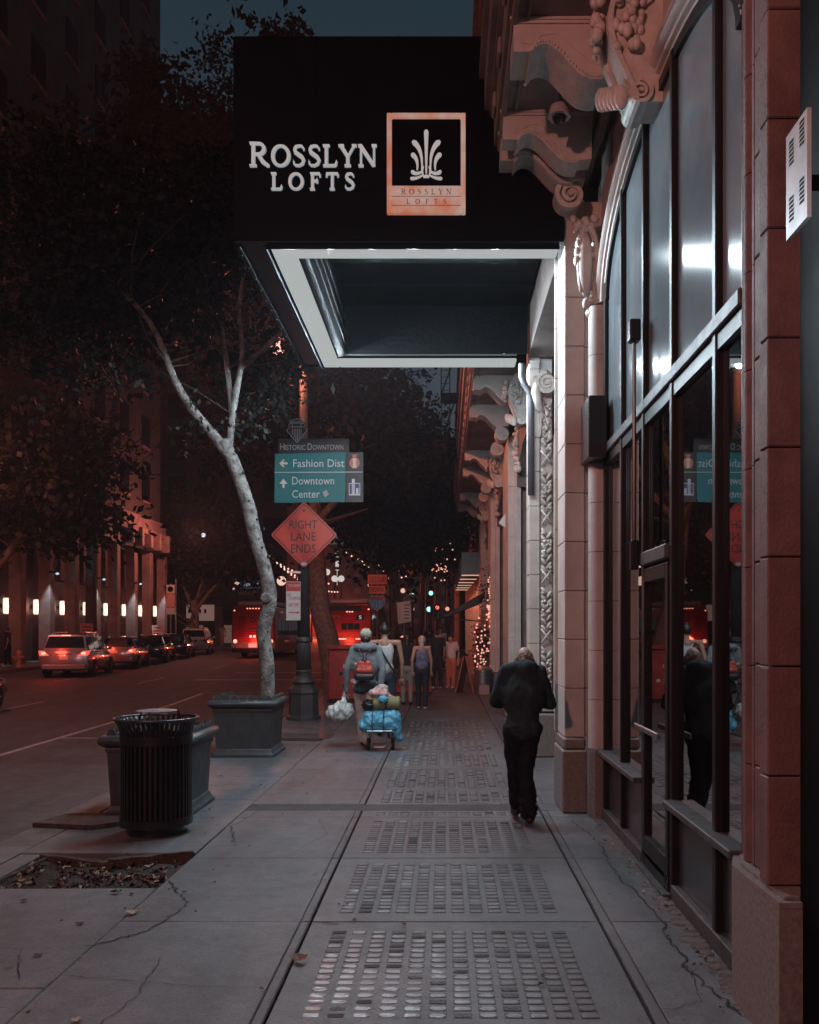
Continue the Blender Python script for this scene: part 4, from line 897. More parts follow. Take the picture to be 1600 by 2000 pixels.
tree('far black tree crown against the sky at the end of the near pavement', (-2.0, 68, gz(68)),
    [([(.0, 0, 0), (.3, 0, 4.4), (.2, 0, 9.0)], .24, .12)],
    [((.5, 0, 12.0), (4.5, 3.6, 4.5), 9000), ((2.4, 0, 8.5), (2.6, 2.6, 3.2), 4500), ((-3.8, 0, 13), (4.0, 3, 4.5), 6000)], .24, BARK2, 13)
tree('broad leafy tree standing on the opposite pavement behind the parked cars', (-18.7, 65, gz(65)),
    [([(.0, 0, -.2), (.1, 0, 2.0), (.0, 0, 3.6)], .32, .24), ([(0, 0, 2.6), (1.0, 0, 4.0), (2.2, 0, 5.4)], .17, .06), ([(0, 0, 2.8), (-.7, 0, 4.6), (-1.0, 0, 6.5)], .17, .06), ([(.1, 0, 3.3), (.6, 0, 5.0), (.9, 0, 6.6)], .14, .05)],
    [((1.2, 0, 7.6), (3.2, 2.8, 2.4), 9000), ((-1.6, 0, 7.0), (2.2, 2, 1.9), 4500), ((3.6, 0, 6.6), (2.2, 2, 1.6), 4500), ((.6, 0, 10.0), (2.6, 2.4, 1.9), 4500)], .17, BARK2, 17, 'trees across the street')
tree('near dark tree on the opposite pavement at the left edge of the picture', (-19.2, 35.5, gz(35)),
    [([(.0, 0, -.2), (.0, 0, 2.0), (.3, 0, 3.4), (1.5, 0, 4.9), (2.2, 0, 6.0)], .26, .10), ([(.1, 0, 2.8), (-.9, 0, 5.0), (-1.2, 0, 7)], .17, .06)],
    [((2.6, 0, 8.6), (4.0, 3, 3.0), 8000), ((-1.5, 0, 7.4), (2.6, 2, 2.2), 4000), ((3.2, 0, 6.4), (2.6, 2, 1.4), 3500)], .16, BARK2, 19, 'trees across the street')
tree('tall dark tree topping the skyline left of the marquee', (-19.4, 48, gz(48)),
    [([(.0, 0, -.2), (.0, 0, 6.0), (1.3, 0, 14), (2.2, 0, 24)], .34, .12)],
    [((1.5, 0, 22), (6.0, 4, 7.0), 9000), ((5.0, 0, 27.0), (4.6, 3, 5.6), 8000), ((9.5, 0, 26.0), (3.6, 3, 6.4), 6500), ((3.0, 0, 31.5), (1.6, 1.5, 2.0), 900), ((10.6, 0, 33.6), (1.3, 1.2, 2.2), 900), ((6.6, 0, 33.0), (1.4, 1, 1.2), 500), ((13.2, 0, 31.5), (1.0, 1, 2.0), 400)], .30, BARK2, 23, 'trees across the street')

# ------------------------------------------------------------------ planters
def planter(label, x, y, rz=0):
    t = thing('planter', label, 'planter', (x, y, 0), rz, 'blue grey street planters'); t.scale = (.88, .90, 1)
    def ring(s0, z0, s1, z1, b): b.loft([[(-s0, -s0, z0), (s0, -s0, z0), (s0, s0, z0), (-s0, s0, z0)], [(-s1, -s1, z1), (s1, -s1, z1), (s1, s1, z1), (-s1, s1, z1)]])
    b = MB(); ring(.425, .07, .46, .66, b); b.build('tub', PLANT, t)
    b = MB()
    secs = []
    for s_, z in ((.49, .0), (.49, .035), (.47, .05), (.455, .07), (.445, .10), (.43, .115)): secs.append([(-s_, -s_, z), (s_, -s_, z), (s_, s_, z), (-s_, s_, z)])
    b.loft(secs).build('foot_moulding', PLANT, t, smooth=True, ang=50)
    b = MB(); secs = []
    for s_, z in ((.465, .62), (.475, .645), (.465, .665), (.49, .68), (.525, .70), (.54, .735), (.53, .765), (.50, .785), (.43, .79)): secs.append([(-s_, -s_, z), (s_, -s_, z), (s_, s_, z), (-s_, s_, z)])
    b.loft(secs).build('rim', PLANT, t, smooth=True, ang=50)
    me = MB().prism([(-.055, 0), (.055, 0), (.045, .035), (.015, .06), (-.015, .06), (-.045, .035)], -.008, .008).mesh('crest', PLANT)
    for k in range(7):
        for s_ in (-1, 1): inst(me, 'crest', t, (-.40 + .134 * k, s_ * .46, .786)); inst(me, 'crest', t, (s_ * .46, -.40 + .134 * k, .786), (0, 0, R(90)))
    s = MB(); s.box(-.425, .425, -.425, .425, .70, .795).build('soil', SOIL, t)
    return t
planter('far blue grey planter with the pale tree growing in it', -2.77, 12.38)
p2 = planter('near blue grey planter half hidden behind the black litter bin', -2.76, 8.5)
p2.scale = (.82, .90, .97)
sc = MB(); r4 = random.Random(3)
for k in range(26):
    z = .35 + r4.random() * .25; y = -.1 + r4.random() * .14; sc.box(.4515, .4545, y, y + .004, z, z + .02 + .04 * r4.random())
sc.build('scratched_graffiti', mat('scratched_paint', (.3, .3, .3), .6), p2, kind='stuff')
tag(MB().prism([(-3.62, 7.65), (-3.05, 7.55), (-2.7, 7.85), (-2.9, 8.15), (-3.5, 8.05)], .0, .045, 'z').build('broken_slab', PLK), 'broken dark slab lying at the kerb beside the near planter', 'slab')

# ------------------------------------------------------------------ litter bin
bn = thing('litter_bin', 'black slatted metal litter bin with flared rim and raised lid', 'litter bin', (-2.47, 7.47, 0)); bn.scale = (.90, .90, 1)
b = MB(); b.lathe([(.26, 0), (.26, .09)], seg=32); b.build('base', BLACK, bn, smooth=True, ang=40)
def ringband(r, z0, z1, th=.012): return MB().lathe([(r, z0), (r, z1), (r - th, z1), (r - th, z0), (r, z0)], seg=48)
ringband(.335, .085, .155).build('band', BLACK, bn, smooth=True, ang=40); ringband(.335, .775, .845).build('band', BLACK, bn, smooth=True, ang=40)
b = MB(); b.tube([(.385 * math.cos(a / 24 * math.pi), .385 * math.sin(a / 24 * math.pi), .985) for a in range(49)], .012, 8, caps=False); b.build('rim', mat('worn_rim', (.09, .10, .11), .3, m=.6, n=.4), bn, smooth=True)
prof = [(.322, .10), (.322, .5), (.322, .80), (.324, .86), (.340, .92), (.362, .96), (.384, .985)]
sl = MB(); sl.loft([[(r - .005, -.0135, z), (r + .005, -.0135, z), (r + .005, .0135, z), (r - .005, .0135, z)] for r, z in prof]); slm = sl.mesh('slat', BLACK)
for k in range(44): inst(slm, 'slat', bn, (0, 0, 0), (0, 0, 2 * math.pi * k / 44))
MB().lathe([(.285, .10), (.285, .74), (.27, .74), (.27, .12)], seg=32).build('liner', mat('bin_liner', (.006, .006, .007), .6), bn, smooth=True, ang=40)
MB().lathe([(.19, 1.045), (.19, 1.05), (.12, 1.058)], seg=32).build('lid', mat('lid_grey', (.22, .20, .20), .45, n=.3), bn, smooth=True, ang=40)
for a in (30, 150, 270): MB().tube([(.20 * math.cos(R(a)), .20 * math.sin(R(a)), 1.046), (.30 * math.cos(R(a)), .30 * math.sin(R(a)), .80)], .009, 6).build('lid_strut', BLACK, bn)

# ------------------------------------------------------------------ lamp post with signs
WHITE_INK = mat('reflective_white', (.62, .60, .60), .45)
def lamppost(label, loc, grp='cast iron lamp posts', h=7.2, z=None):
    t = thing('lamp_post', label, 'lamp post', loc, 0, grp)
    MB().lathe([(.34, 0), (.34, .06), (.30, .10), (.29, .5), (.31, .54), (.30, .60), (.24, .66), (.20, .70)], seg=8).build('base', IRON, t)
    MB().lathe([(.20, .70), (.235, .74), (.22, .80), (.15, .86), (.145, .92), (.16, .95), (.15, .98)], seg=24).build('base_collar', IRON, t, smooth=True, ang=40)
    MB().lathe([(.145, .98), (.135, 1.5), (.13, 1.52)], seg=64, flute=.14, nfl=16).build('lower_shaft', IRON, t, smooth=True)
    MB().lathe([(.13, 1.52), (.16, 1.54), (.16, 1.60), (.135, 1.63)], seg=24).build('shaft_ring', IRON, t, smooth=True, ang=40)
    MB().lathe([(.125, 1.63), (.10, 4.5), (.075, h)], seg=64, flute=.12, nfl=16).build('shaft', IRON, t, smooth=True)
    MB().tube([(0, 0, h - .1), (-.1, 0, h + .2), (-.3, 0, h + .42), (-.52, 0, h + .36)], .03, 8).build('lamp_arm', IRON, t)
    lh = MB().lathe([(.10, .30), (.13, .22), (.17, .16), (.16, .14)], (-.52, 0, h + .1), 16).build('lamp_cap', IRON, t, smooth=True)
    MB().ball((-.52, 0, h + .16), (.15, .15, .15), 14, 10).build('lamp_globe', emit('sodium_globe', (1.0, .45, .36), 1.8), t, smooth=True)
    return t
lamppost('fluted iron lamp post carrying the street signs beside the pavement', (-2.78, 17.2, 0))
GREEN = mat('sign_green', (.010, .16, .17), .5, n=.12, ns=30); SBLACK = mat('sign_black', (.012, .012, .014), .45)
gs = thing('direction_sign', 'green sign reading Fashion Dist and Downtown Center with black side strip', 'sign', (-2.62, 17.0, 4.75), R(-1.2))
MB().prism([(-.70, -.50), (.69, -.49), (.70, .48), (-.69, .46)], -.012, .012).build('green_panel', GREEN, gs); B(.705, 1.04, -.01, .012, -.49, .48).build('black_panel', SBLACK, gs)
TY = -.0145
txt('Fashion Dist', .17, .27, 1.0, .15, TY, WHITE_INK, gs, ext=.002); txt('Downtown', .06, -.07, .82, .15, TY, WHITE_INK, gs); txt('Center', -.08, -.33, .54, .15, TY, WHITE_INK, gs)
B(-.69, 1.03, TY - .002, TY + .002, .088, .10).build('divider_line', WHITE_INK, gs)
CREAM = mat('arrow_cream', (.62, .56, .44), .5)
MB().prism([(-.60, .27), (-.52, .35), (-.50, .33), (-.54, .29), (-.44, .29), (-.44, .25), (-.54, .25), (-.50, .21), (-.52, .19)], TY - .002, TY + .002).build('left_arrow', CREAM, gs)
MB().prism([(-.52, -.03), (-.60, -.13), (-.54, -.13), (-.54, -.21), (-.50, -.21), (-.50, -.13), (-.44, -.13)], TY - .002, TY + .002).build('up_arrow', WHITE_INK, gs)
MB().prism([(.24, -.30), (.32, -.25), (.37, -.34), (.29, -.40)], TY - .002, TY).build('sticker', mat('grey_sticker', (.35, .35, .33), .6), gs)
MB().prism([(.87 + .10 * math.cos(R(a * 20)), .27 + .11 * math.sin(R(a * 20))) for a in range(18)], TY - .002, TY + .004).build('round_badge', mat('badge_orange', (.55, .16, .10), .5), gs)
MB().prism([(.83, .38), (.83, .42), (.80, .44), (.94, .44), (.91, .42), (.91, .38)], TY - .002, TY + .004).build('badge_top', mat('badge_top', (.45, .16, .10), .5), gs)
MB().prism([(.83, .18), (.845, .27), (.83, .36), (.91, .36), (.895, .27), (.91, .18)], TY - .004, TY - .002).build('badge_figure', CREAM, gs)
BLUE = mat('badge_blue', (.02, .05, .14), .5)
B(.76, .98, TY - .002, TY + .002, -.36, -.12).build('skyline_badge', WHITE_INK, gs); B(.772, .968, TY - .003, TY - .0022, -.335, -.135).build('skyline_ground', BLUE, gs)
for x0, x1, z1 in ((.82, .875, -.04), (.90, .945, -.22)): B(x0, x1, TY - .005, TY - .0032, -.33, z1).build('skyline_tower', WHITE_INK, gs)
for x in (.832, .846, .86): B(x - .002, x + .002, TY - .006, TY - .0052, -.30, -.12).build('tower_line', BLUE, gs)
hs = thing('district_sign', 'black board reading Historic Downtown under a small column emblem', 'sign', (-2.55, 17.0, 5.36), R(-1.2))
B(-.69, .69, -.01, .012, -.135, .14).build('board', SBLACK, hs)
GINK = mat('dull_reflective_grey', (.34, .32, .33), .5)
txt('H', -.615, -.015, .085, .125, -.0125, GINK, hs); txt('ISTORIC', -.36, -.03, .40, .095, -.0125, GINK, hs); txt('D', -.075, -.015, .085, .125, -.0125, GINK, hs); txt('OWNTOWN', .28, -.03, .60, .095, -.0125, GINK, hs)
em_ = MB(); cx = -.33
for P in ([(-.20, .18), (0, -.055)], [(0, -.055), (.20, .18)], [(-.20, .18), (-.155, .235)], [(.20, .18), (.155, .235)], [(-.15, .36), (0, .41)], [(0, .41), (.15, .36)]): stroke(em_, [(cx + a, .12 + b_) for a, b_ in P], [.011, .011], -.02, -.012)
for k in range(6): x = -.085 + .034 * k; stroke(em_, [(cx + x, .335), (cx + x, .34 - .06 - (.20 - abs(x) * 1.6))], [.012, .012], -.02, -.012)
for s_ in (-1, 1): stroke(em_, [(cx + s_ * .12 + .038 * math.cos(R(a)), .40 + .038 * math.sin(R(a))) for a in range(0, 361, 30)], [.011] * 13, -.02, -.012)
stroke(em_, [(cx - .14, .445), (cx + .14, .445)], [.012, .012], -.02, -.012); stroke(em_, [(cx - .09, .37), (cx + .09, .37)], [.014, .014], -.02, -.012); stroke(em_, [(cx - .15, .47), (cx + .15, .47)], [.01, .01], -.02, -.012)
em_.build('column_emblem', GINK, hs); MB().prism([(cx, .07), (cx + .2, .31), (cx + .15, .48), (cx, .53), (cx - .15, .48), (cx - .2, .31)], -.011, .01).build('emblem_plate', SBLACK, hs)
ORANGE = mat('sign_orange', (.55, .055, .035), .30, n=.15, ns=6, spec=.5)
rl = thing('warning_sign', 'orange diamond sign reading RIGHT LANE ENDS on the lamp post', 'sign', (-2.74, 17.0, 3.625))
def rdiamond(s, r): 
    P = []
    for k in range(4):
        a0 = k * 90; c = (s - r * 1.414) ; cxx, czz = c * math.cos(R(a0)), c * math.sin(R(a0))
        for j in range(-3, 4): P.append((cxx + r * math.cos(R(a0 + j * 15)), czz + r * math.sin(R(a0 + j * 15))))
    return P
MB().prism(rdiamond(.655, .05), -.004, .006).build('sign_edge', ORANGE, rl); MB().prism(rdiamond(.615, .045), -.0065, -.0042).build('border_line', SBLACK, rl); MB().prism(rdiamond(.592, .04), -.009, -.0067).build('sign_face', ORANGE, rl)
for s_, z, w in (('RIGHT', .20, .54), ('LANE', -.035, .48), ('ENDS', -.27, .48)): txt(s_, -.01, z, w, .165, -.0115, SBLACK, rl, ext=.002)
B(-.05, .05, -.014, -.01, -.60, -.54).build('maker_plate', mat('plate_grey', (.4, .42, .44), .4), rl); MB().lathe([(.012, -.012), (.02, -.016)], (0, 0, .47), 10, 'y').build('bolt', SBLACK, rl)
tw = thing('tow_away_sign', 'red and white tow away no stopping any time sign on the lamp post', 'sign', (-2.93, 16.95, 2.35), R(4))
RED = mat('sign_red', (.42, .035, .03), .5); WHP = mat('sign_white', (.55, .50, .48), .5)
B(-.15, .13, -.005, .005, -.40, .36, bev=.004).build('plate', WHP, tw); B(-.142, .122, -.0075, -.0053, .17, .35).build('red_field', RED, tw); txt('TOW-AWAY', .0, .28, .23, .05, -.0095, WHP, tw); txt('NO', -.09, .10, .07, .07, -.0075, RED, tw); txt('STOPPING', .02, .03, .22, .06, -.0075, RED, tw); txt('ANY TIME', 0, -.10, .20, .08, -.0075, RED, tw)
MB().prism([(-.10, -.235), (.06, -.235), (.06, -.215), (.11, -.245), (.06, -.275), (.06, -.255), (-.10, -.255)], -.0075, -.0053).build('arrow', RED, tw)
B(-.11, .13, -.006, -.004, .52, .56).build('post_band', STEEL, tw)

# ------------------------------------------------------------------ vehicles
GLASSC = mat('car_glass', (.008, .008, .010), .04, spec=.9); CHROME = mat('chrome', (.6, .6, .6), .12, m=1); UNDER = mat('underbody', (.01, .01, .01), .9)
TAILR = emit('tail_light_on', (.95, .10, .06), 1.0); TAILC = emit('tail_light_core', (1.0, .42, .30), 1.5); TAILOFF = mat('tail_lens', (.35, .02, .015), .15, coat=1)
PLATE = mat('number_plate', (.5, .5, .5), .4)
def wheel(par, x, y, r=.34, w=.22):
    m_ = MB().lathe([(r * .62, -w / 2), (r * .93, -w / 2), (r, -w * .36), (r, w * .36), (r * .93, w / 2), (r * .62, w / 2)], (0, 0, 0), 24, 'x').build('wheel', RUBBER, par, smooth=True, ang=40); m_.location = (x, y, r)
    s_ = 1 if x > 0 else -1
    rim = MB(); rim.lathe([(r * .60, s_ * w * .42), (r * .56, s_ * w * .30), (r * .18, s_ * w * .38), (.0, s_ * w * .44)], (0, 0, 0), 20, 'x')
    for k in range(5):
        a = k * 72; rim.tube([(s_ * w * .45, 0, 0), (s_ * w * .43, r * .58 * math.cos(R(a)), r * .58 * math.sin(R(a)))], .03, 5)
    rim.build('rim', STEEL, m_)
def car(label, loc, paint, kind='sedan', lit=True, rz=0, group='cars queueing in the far lane'):
    """seen from behind; rear at local -Y"""
    suv = kind != 'sedan'; t = thing('suv' if suv else 'sedan', label, 'car', loc, rz, group)
    L_ = 4.65; hw = .92; H = 1.70 if suv else 1.44; belt = 1.02 if suv else .92
    sec = []
    if suv: prof = [(-L_ / 2, .45, .95, .80), (-L_ / 2 + .05, .32, 1.06, .88), (-L_ / 2 + .5, .28, 1.08, .92), (-.6, .26, 1.06, .93), (.9, .26, 1.02, .93), (L_ / 2 - .9, .27, .98, .91), (L_ / 2 - .15, .3, .84, .84), (L_ / 2, .4, .66, .7)]
    else: prof = [(-L_ / 2, .45, .84, .76), (-L_ / 2 + .06, .32, .98, .86), (-L_ / 2 + .5, .28, 1.0, .90), (-.6, .26, .96, .92), (.9, .26, .92, .92), (L_ / 2 - .9, .27, .88, .9), (L_ / 2 - .15, .3, .76, .82), (L_ / 2, .4, .62, .68)]
    for y, zb, zt, w in prof:
        m1 = (zb + zt) / 2
        sec.append([(-w * .9, y, zb), (-w, y, zb + .12), (-w * 1.0, y, m1), (-w * .97, y, zt - .09), (-w * .88, y, zt), (0, y, zt + .025), (w * .88, y, zt), (w * .97, y, zt - .09), (w * 1.0, y, m1), (w, y, zb + .12), (w * .9, y, zb)])
    body = MB().loft(sec).build('body', paint, t, smooth=True, ang=50)
    gh = ([(-L_ / 2 + .10, 1.04, .80), (-L_ / 2 + .42, 1.62, .66), (-L_ / 2 + 1.0, 1.70, .66), (.3, 1.68, .66), (.75, 1.58, .66), (1.4, 1.02, .78)] if suv else [(-L_ / 2 + .55, .96, .76), (-L_ / 2 + 1.25, 1.38, .60), (-.3, 1.44, .60), (.35, 1.36, .60), (1.2, .94, .76)])
    secs = []; gs_ = []
    for y, z, w in gh:
        base = belt - .02; wb = .84
        secs.append([(-wb, y if z < belt + .1 else y, base), (-w, y, z), (-w * .6, y, z + .02), (w * .6, y, z + .02), (w, y, z), (wb, y, base)])
    # cabin: paint shell with glass set 6 mm proud on back, sides, front
    cab = MB().loft(secs).build('cabin', paint, t, smooth=True, ang=35)
    def pane(a, b_, side, y_in=.06):
        (ya, za, wa), (yb, zb, wb2) = a, b_
        return
    (ya, za, wa), (yb, zb, wb_) = gh[0], gh[1]; f0, f1 = (.16, .90)
    P0 = (ya + (yb - ya) * f0, za + (zb - za) * f0, wa + (wb_ - wa) * f0); P1 = (ya + (yb - ya) * f1, za + (zb - za) * f1, wa + (wb_ - wa) * f1); o_ = .012
    MB().quad((-P0[2] * .92, P0[0] - o_, P0[1] + o_), (P0[2] * .92, P0[0] - o_, P0[1] + o_), (P1[2] * .9, P1[0] - o_, P1[1] + o_), (-P1[2] * .9, P1[0] - o_, P1[1] + o_)).build('rear_window', GLASSC, t)
    (ya, za, wa), (yb, zb, wb_) = gh[-1], gh[-2]
    MB().quad((wa * .9, ya + o_, za + .05), (-wa * .9, ya + o_, za + .05), (-wb_ * .9, yb + .05, zb), (wb_ * .9, yb + .05, zb)).build('windscreen', GLASSC, t)
    for s_ in (-1, 1):
        yr = gh[1][0] + .05; yf = gh[-2][0]; n = 3; zt = (1.56 if suv else 1.32); wt = (.68 if suv else .64)
        for k in range(2 if not suv else 3):
            nn = 2 if not suv else 3; y0 = yr + (yf - yr) * k / nn + .05; y1 = yr + (yf - yr) * (k + 1) / nn - .03
            MB().quad((s_ * .845, y0 - (.15 if k == 0 else 0), belt + .03), (s_ * .845, y1 + (.3 if k == nn - 1 else 0), belt + .03), (s_ * (wt + .018), y1, zt), (s_ * (wt + .018), y0, zt)).build('side_window', GLASSC, t)
        MB().box(s_ * .90, s_ * 1.04, .95, 1.08, belt, belt + .14, bev=.03).build('wing_mirror', paint, t)
        tl = MB(); z0 = .86 if suv else .74
        tl.prism([(s_ * .52, z0), (s_ * .86, z0 - .02), (s_ * .90, z0 + .18), (s_ * .70, z0 + .17)], -L_ / 2 - .01, -L_ / 2 + .30).build('tail_light', TAILR if lit else TAILOFF, t)
        if lit: MB().ball((s_ * .72, -L_ / 2 - .015, z0 + .08), (.09, .02, .05), 10, 6).build('tail_lamp', TAILC, t)
        MB().box(s_ * .55, s_ * .72, -L_ / 2 - .006, -L_ / 2 + .01, .42, .46).build('reflector', TAILOFF, t)
        for y in (-L_ / 2 + .95, L_ / 2 - .9): wheel(t, s_ * .84, y, .36 if suv else .33)
        for z in (0,): MB().box(s_ * .921, s_ * .935, -1.5, 1.4, .30, .36, bev=.005).build('sill_trim', UNDER, t)
        for y in (-.75, .35): MB().box(s_ * .93, s_ * .945, y, y + .16, .86, .885, bev=.004).build('door_handle', CHROME, t)
    MB().box(-.80, .80, -L_ / 2 - .05, -L_ / 2 + .25, .32, .52, bev=.04).build('bumper', paint if suv else paint, t)
    MB().box(-.62, .62, -L_ / 2 - .055, -L_ / 2 + .1, .28, .345, bev=.02).build('bumper_trim', UNDER, t); MB().box(-.16, .16, -L_ / 2 - .015, -L_ / 2 + .01, .70, .84, bev=.004).build('number_plate', PLATE, t)
    if suv:
        if lit: MB().box(-.16, .16, gh[1][0] - .04, gh[1][0] + .02, 1.60, 1.64).build('brake_light', TAILC, t)
        MB().box(-.28, .28, -L_ / 2 - .02, -L_ / 2 + .03, .90, .93, bev=.006).build('chrome_strip', CHROME, t)
        for s_ in (-1, 1): MB().box(s_ * .56, s_ * .60, -1.6, .4, 1.71, 1.75, bev=.01).build('roof_rail', STEEL, t)
    return t
SILV = mat('silver_paint', (.32, .30, .31), .22, m=.6, coat=1); GREYP = mat('grey_paint', (.25, .22, .22), .2, m=.5, coat=1); BLKP = mat('black_paint', (.008, .008, .009), .12, coat=1); WHTP = mat('white_paint', (.45, .44, .44), .25, coat=1)
car('silver SUV with lit tail lights, nearest in the far lane queue', (-14.8, 35.3, hz(33) + .0), SILV, 'suv', rz=R(9))
car('grey sedan directly ahead of the silver SUV', (-15.1, 41.0, hz(41)), GREYP, 'sedan', rz=R(10))
car('black sedan third in the far lane queue behind another black sedan', (-15.6, 46.7, hz(47)), BLKP, 'sedan', lit=False, rz=R(9))
car('black sedan fourth in the far lane queue in front of the parked white SUV', (-16.1, 52.4, hz(52)), BLKP, 'sedan', lit=False, rz=R(9))
car('white SUV parked under the leafy tree at the head of the queue', (-16.5, 58.2, hz(58)), WHTP, 'suv', lit=False, rz=R(9))
car('black car cut off by the left edge of the picture', (-11.6, 19.3, hz(19)), BLKP, 'sedan', lit=False, rz=R(0), group='cars on the street')
car('small dark car seen between the two red buses', (-10.2, 84, hz(84)), BLKP, 'sedan', rz=0, group='cars on the street')
BUSR = mat('bus_red', (.42, .030, .022), .3, n=.15, ns=2, coat=.6); BUSG = mat('bus_silver', (.42, .38, .38), .3, m=.4); BULB = emit('marker_bulb', (1.0, .40, .30), 1.5); GRILL = mat('grille_dark', (.03, .01, .01), .6)
def bus(label, x, y, num, kind):
    t = thing('bus', label, 'bus', (x, y, hz(y)), 0, 'red city buses'); w, H, L_ = 1.27, 3.1, 12.0
    secs = []
    for yy, s_, zt in ((0, .94, H - .12), (.06, .99, H - .03), (.3, 1, H), (L_ - .1, 1, H), (L_, .94, H - .15)):
        secs.append([(-w * s_, yy, .35), (-w * s_, yy, zt - .35), (-w * s_ * .93, yy, zt - .08), (-w * .7, yy, zt), (w * .7, yy, zt), (w * s_ * .93, yy, zt - .08), (w * s_, yy, zt - .35), (w * s_, yy, .35)])
    MB().loft(secs).build('body', BUSR, t, smooth=True, ang=35)
    MB().box(-w - .004, w + .004, -.012, 11.9, .34, .95).build('lower_skirt', BUSG, t); MB().box(-w + .02, w - .02, -.10, .05, .36, .60, bev=.03).build('bumper', UNDER, t)
    for k in range(9): MB().box(w + .006, w + .012, .9 + k * 1.2, 1.95 + k * 1.2, 1.35, 2.35).build('side_window', GLASSC, t); 
    for yy in (2.6, 9.2):
        for xx in (-1.08, 1.08): wheel(t, xx, yy, .48, .3)
    MB().box(-w * .8, w * .8, .6, 5, H + .005, H + .28, bev=.06).build('roof_unit', BUSG, t)
    for k in (-2, -1, 0, 1, 2):
        if kind == 1 or abs(k) < 2: MB().ball((k * (.17 if kind == 1 else .14) + (0 if kind == 1 else .1), -.015, H - .18 - (.25 if kind == 2 else 0)), (.05, .03, .035), 8, 6).build('marker_light', BULB, t)
    for s_ in (-1, 1): MB().ball((s_ * 1.1, -.01, H - .3), (.05, .03, .04), 8, 6).build('marker_light', BULB, t)
    if kind == 1:
        me = MB().box(-.42, .0, -.02, -.005, 0, .035).mesh('louvre', GRILL)
        for k in range(9): inst(me, 'louvre', t, (-.42, 0, 1.30 + k * .14))
        me = MB().box(-.35, .75, -.02, -.005, 0, .04).mesh('louvre', GRILL)
        for k in range(4): inst(me, 'louvre', t, (.02, 0, 1.28 + k * .14))
        MB().lathe([(.13, -.016), (.13, -.004)], (-.02, 0, 2.25), 20, 'y').build('round_logo', UNDER, t); txt('M', -.02, 2.25, .12, .13, -.019, WHP, t)
        for xx in (-.14, .08): MB().ball((xx, -.02, 1.28), (.085, .03, .085), 10, 8).build('tail_light', TAILC, t)
        for xx in (-1.05, 1.05): MB().ball((xx, -.02, 1.0), (.12, .03, .12), 10, 8).build('tail_light', TAILC, t)
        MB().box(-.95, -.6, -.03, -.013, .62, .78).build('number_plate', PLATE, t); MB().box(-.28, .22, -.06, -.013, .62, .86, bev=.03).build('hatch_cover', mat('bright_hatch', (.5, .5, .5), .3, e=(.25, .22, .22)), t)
        MB().box(.35, .95, -.02, -.004, 2.1, 2.4).build('route_display', GLASSC, t)
    else:
        MB().box(-.95, .7, -.02, -.004, 2.72, 2.98).build('top_glass', GLASSC, t); txt(num, -.62, 2.42, .44, .14, -.006, WHP, t)
        MB().box(.45, .85, -.02, -.004, 2.25, 2.52).build('route_display', GLASSC, t); txt('S', .66, 2.38, .14, .18, -.024, emit('display_lit', (.5, .55, .5), 1), t)
        for k in range(3): MB().box(-.34 + k * .33, -.04 + k * .33, -.02, -.004, 1.72, 2.05).build('rear_window', GLASSC, t)
        MB().box(-.75, .75, -.03, -.004, 1.35, 1.62, bev=.01).build('rear_panel', mat('bus_pale_red', (.45, .12, .10), .4), t)
        for xx in (-.60, .42): MB().box(xx, xx + .52, -.05, -.02, 1.20, 1.27, bev=.01).build('tail_light', TAILC, t)
        MB().box(-1.1, 1.1, -.035, -.02, .40, 1.08, bev=.01).build('rear_grille_panel', BUSG, t)
        me = MB().box(-.85, .85, -.045, -.036, 0, .045).mesh('louvre', GRILL)
        for k in range(4): inst(me, 'louvre', t, (0, 0, .80 + k * .07))
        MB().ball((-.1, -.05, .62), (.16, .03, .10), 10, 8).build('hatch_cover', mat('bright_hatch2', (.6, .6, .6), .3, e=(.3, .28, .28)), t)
    return t
bus('red bus with louvred engine hatch at the left, in front of the string lights', -11.2, 51.0, '', 1)
bus('red bus numbered 5076 partly hidden behind the tree trunks', -5.1, 46.0, '5076', 2)

# ------------------------------------------------------------------ buildings opposite
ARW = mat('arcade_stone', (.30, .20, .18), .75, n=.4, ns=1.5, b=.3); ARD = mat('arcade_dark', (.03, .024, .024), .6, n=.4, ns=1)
ab = thing('arcade_building', 'tall dark building opposite with lit square columns along the pavement', 'building', (-20, 48, 0))
def A(x0, x1, y0, y1, z0, z1, bev=0): return B(x0 + 20, x1 + 20, y0 - 48, y1 - 48, z0, z1, bev=bev)
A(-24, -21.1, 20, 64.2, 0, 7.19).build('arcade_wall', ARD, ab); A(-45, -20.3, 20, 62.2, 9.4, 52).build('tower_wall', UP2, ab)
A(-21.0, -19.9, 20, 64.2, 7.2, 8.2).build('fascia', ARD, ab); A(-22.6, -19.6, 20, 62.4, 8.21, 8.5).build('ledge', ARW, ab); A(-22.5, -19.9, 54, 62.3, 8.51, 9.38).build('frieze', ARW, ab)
me = B(-.3, .3, -.28, .28, 0, 7.2, bev=.03).mesh('column', ARW)
for k in range(13): inst(me, 'column', ab, (-.35, -48 + 26.35 + k * 3.03, 0))
me = B(-.25, .3, -.16, .16, 0, 1.2, bev=.05).mesh('frieze_bracket', ARW)
for k in range(5): inst(me, 'frieze_bracket', ab, (.35, -48 + 54.3 + k * 1.75, 7.3))
me = B(-.04, .04, -.85, .85, 0, 2.1).mesh('hanging_panel', mat('hanging_panel', (.07, .035, .03), .7))
for k in range(13): inst(me, 'hanging_panel', ab, (-.95, -48 + 27.5 + k * 2.97, 4.6))
me = B(-.05, .05, -.7, .7, 0, 2.0).mesh('window', mat('tower_glass', (.006, .007, .008), .6, spec=.1)); me2 = B(0, .12, -.8, .8, -.12, 0).mesh('window_sill', ARW)
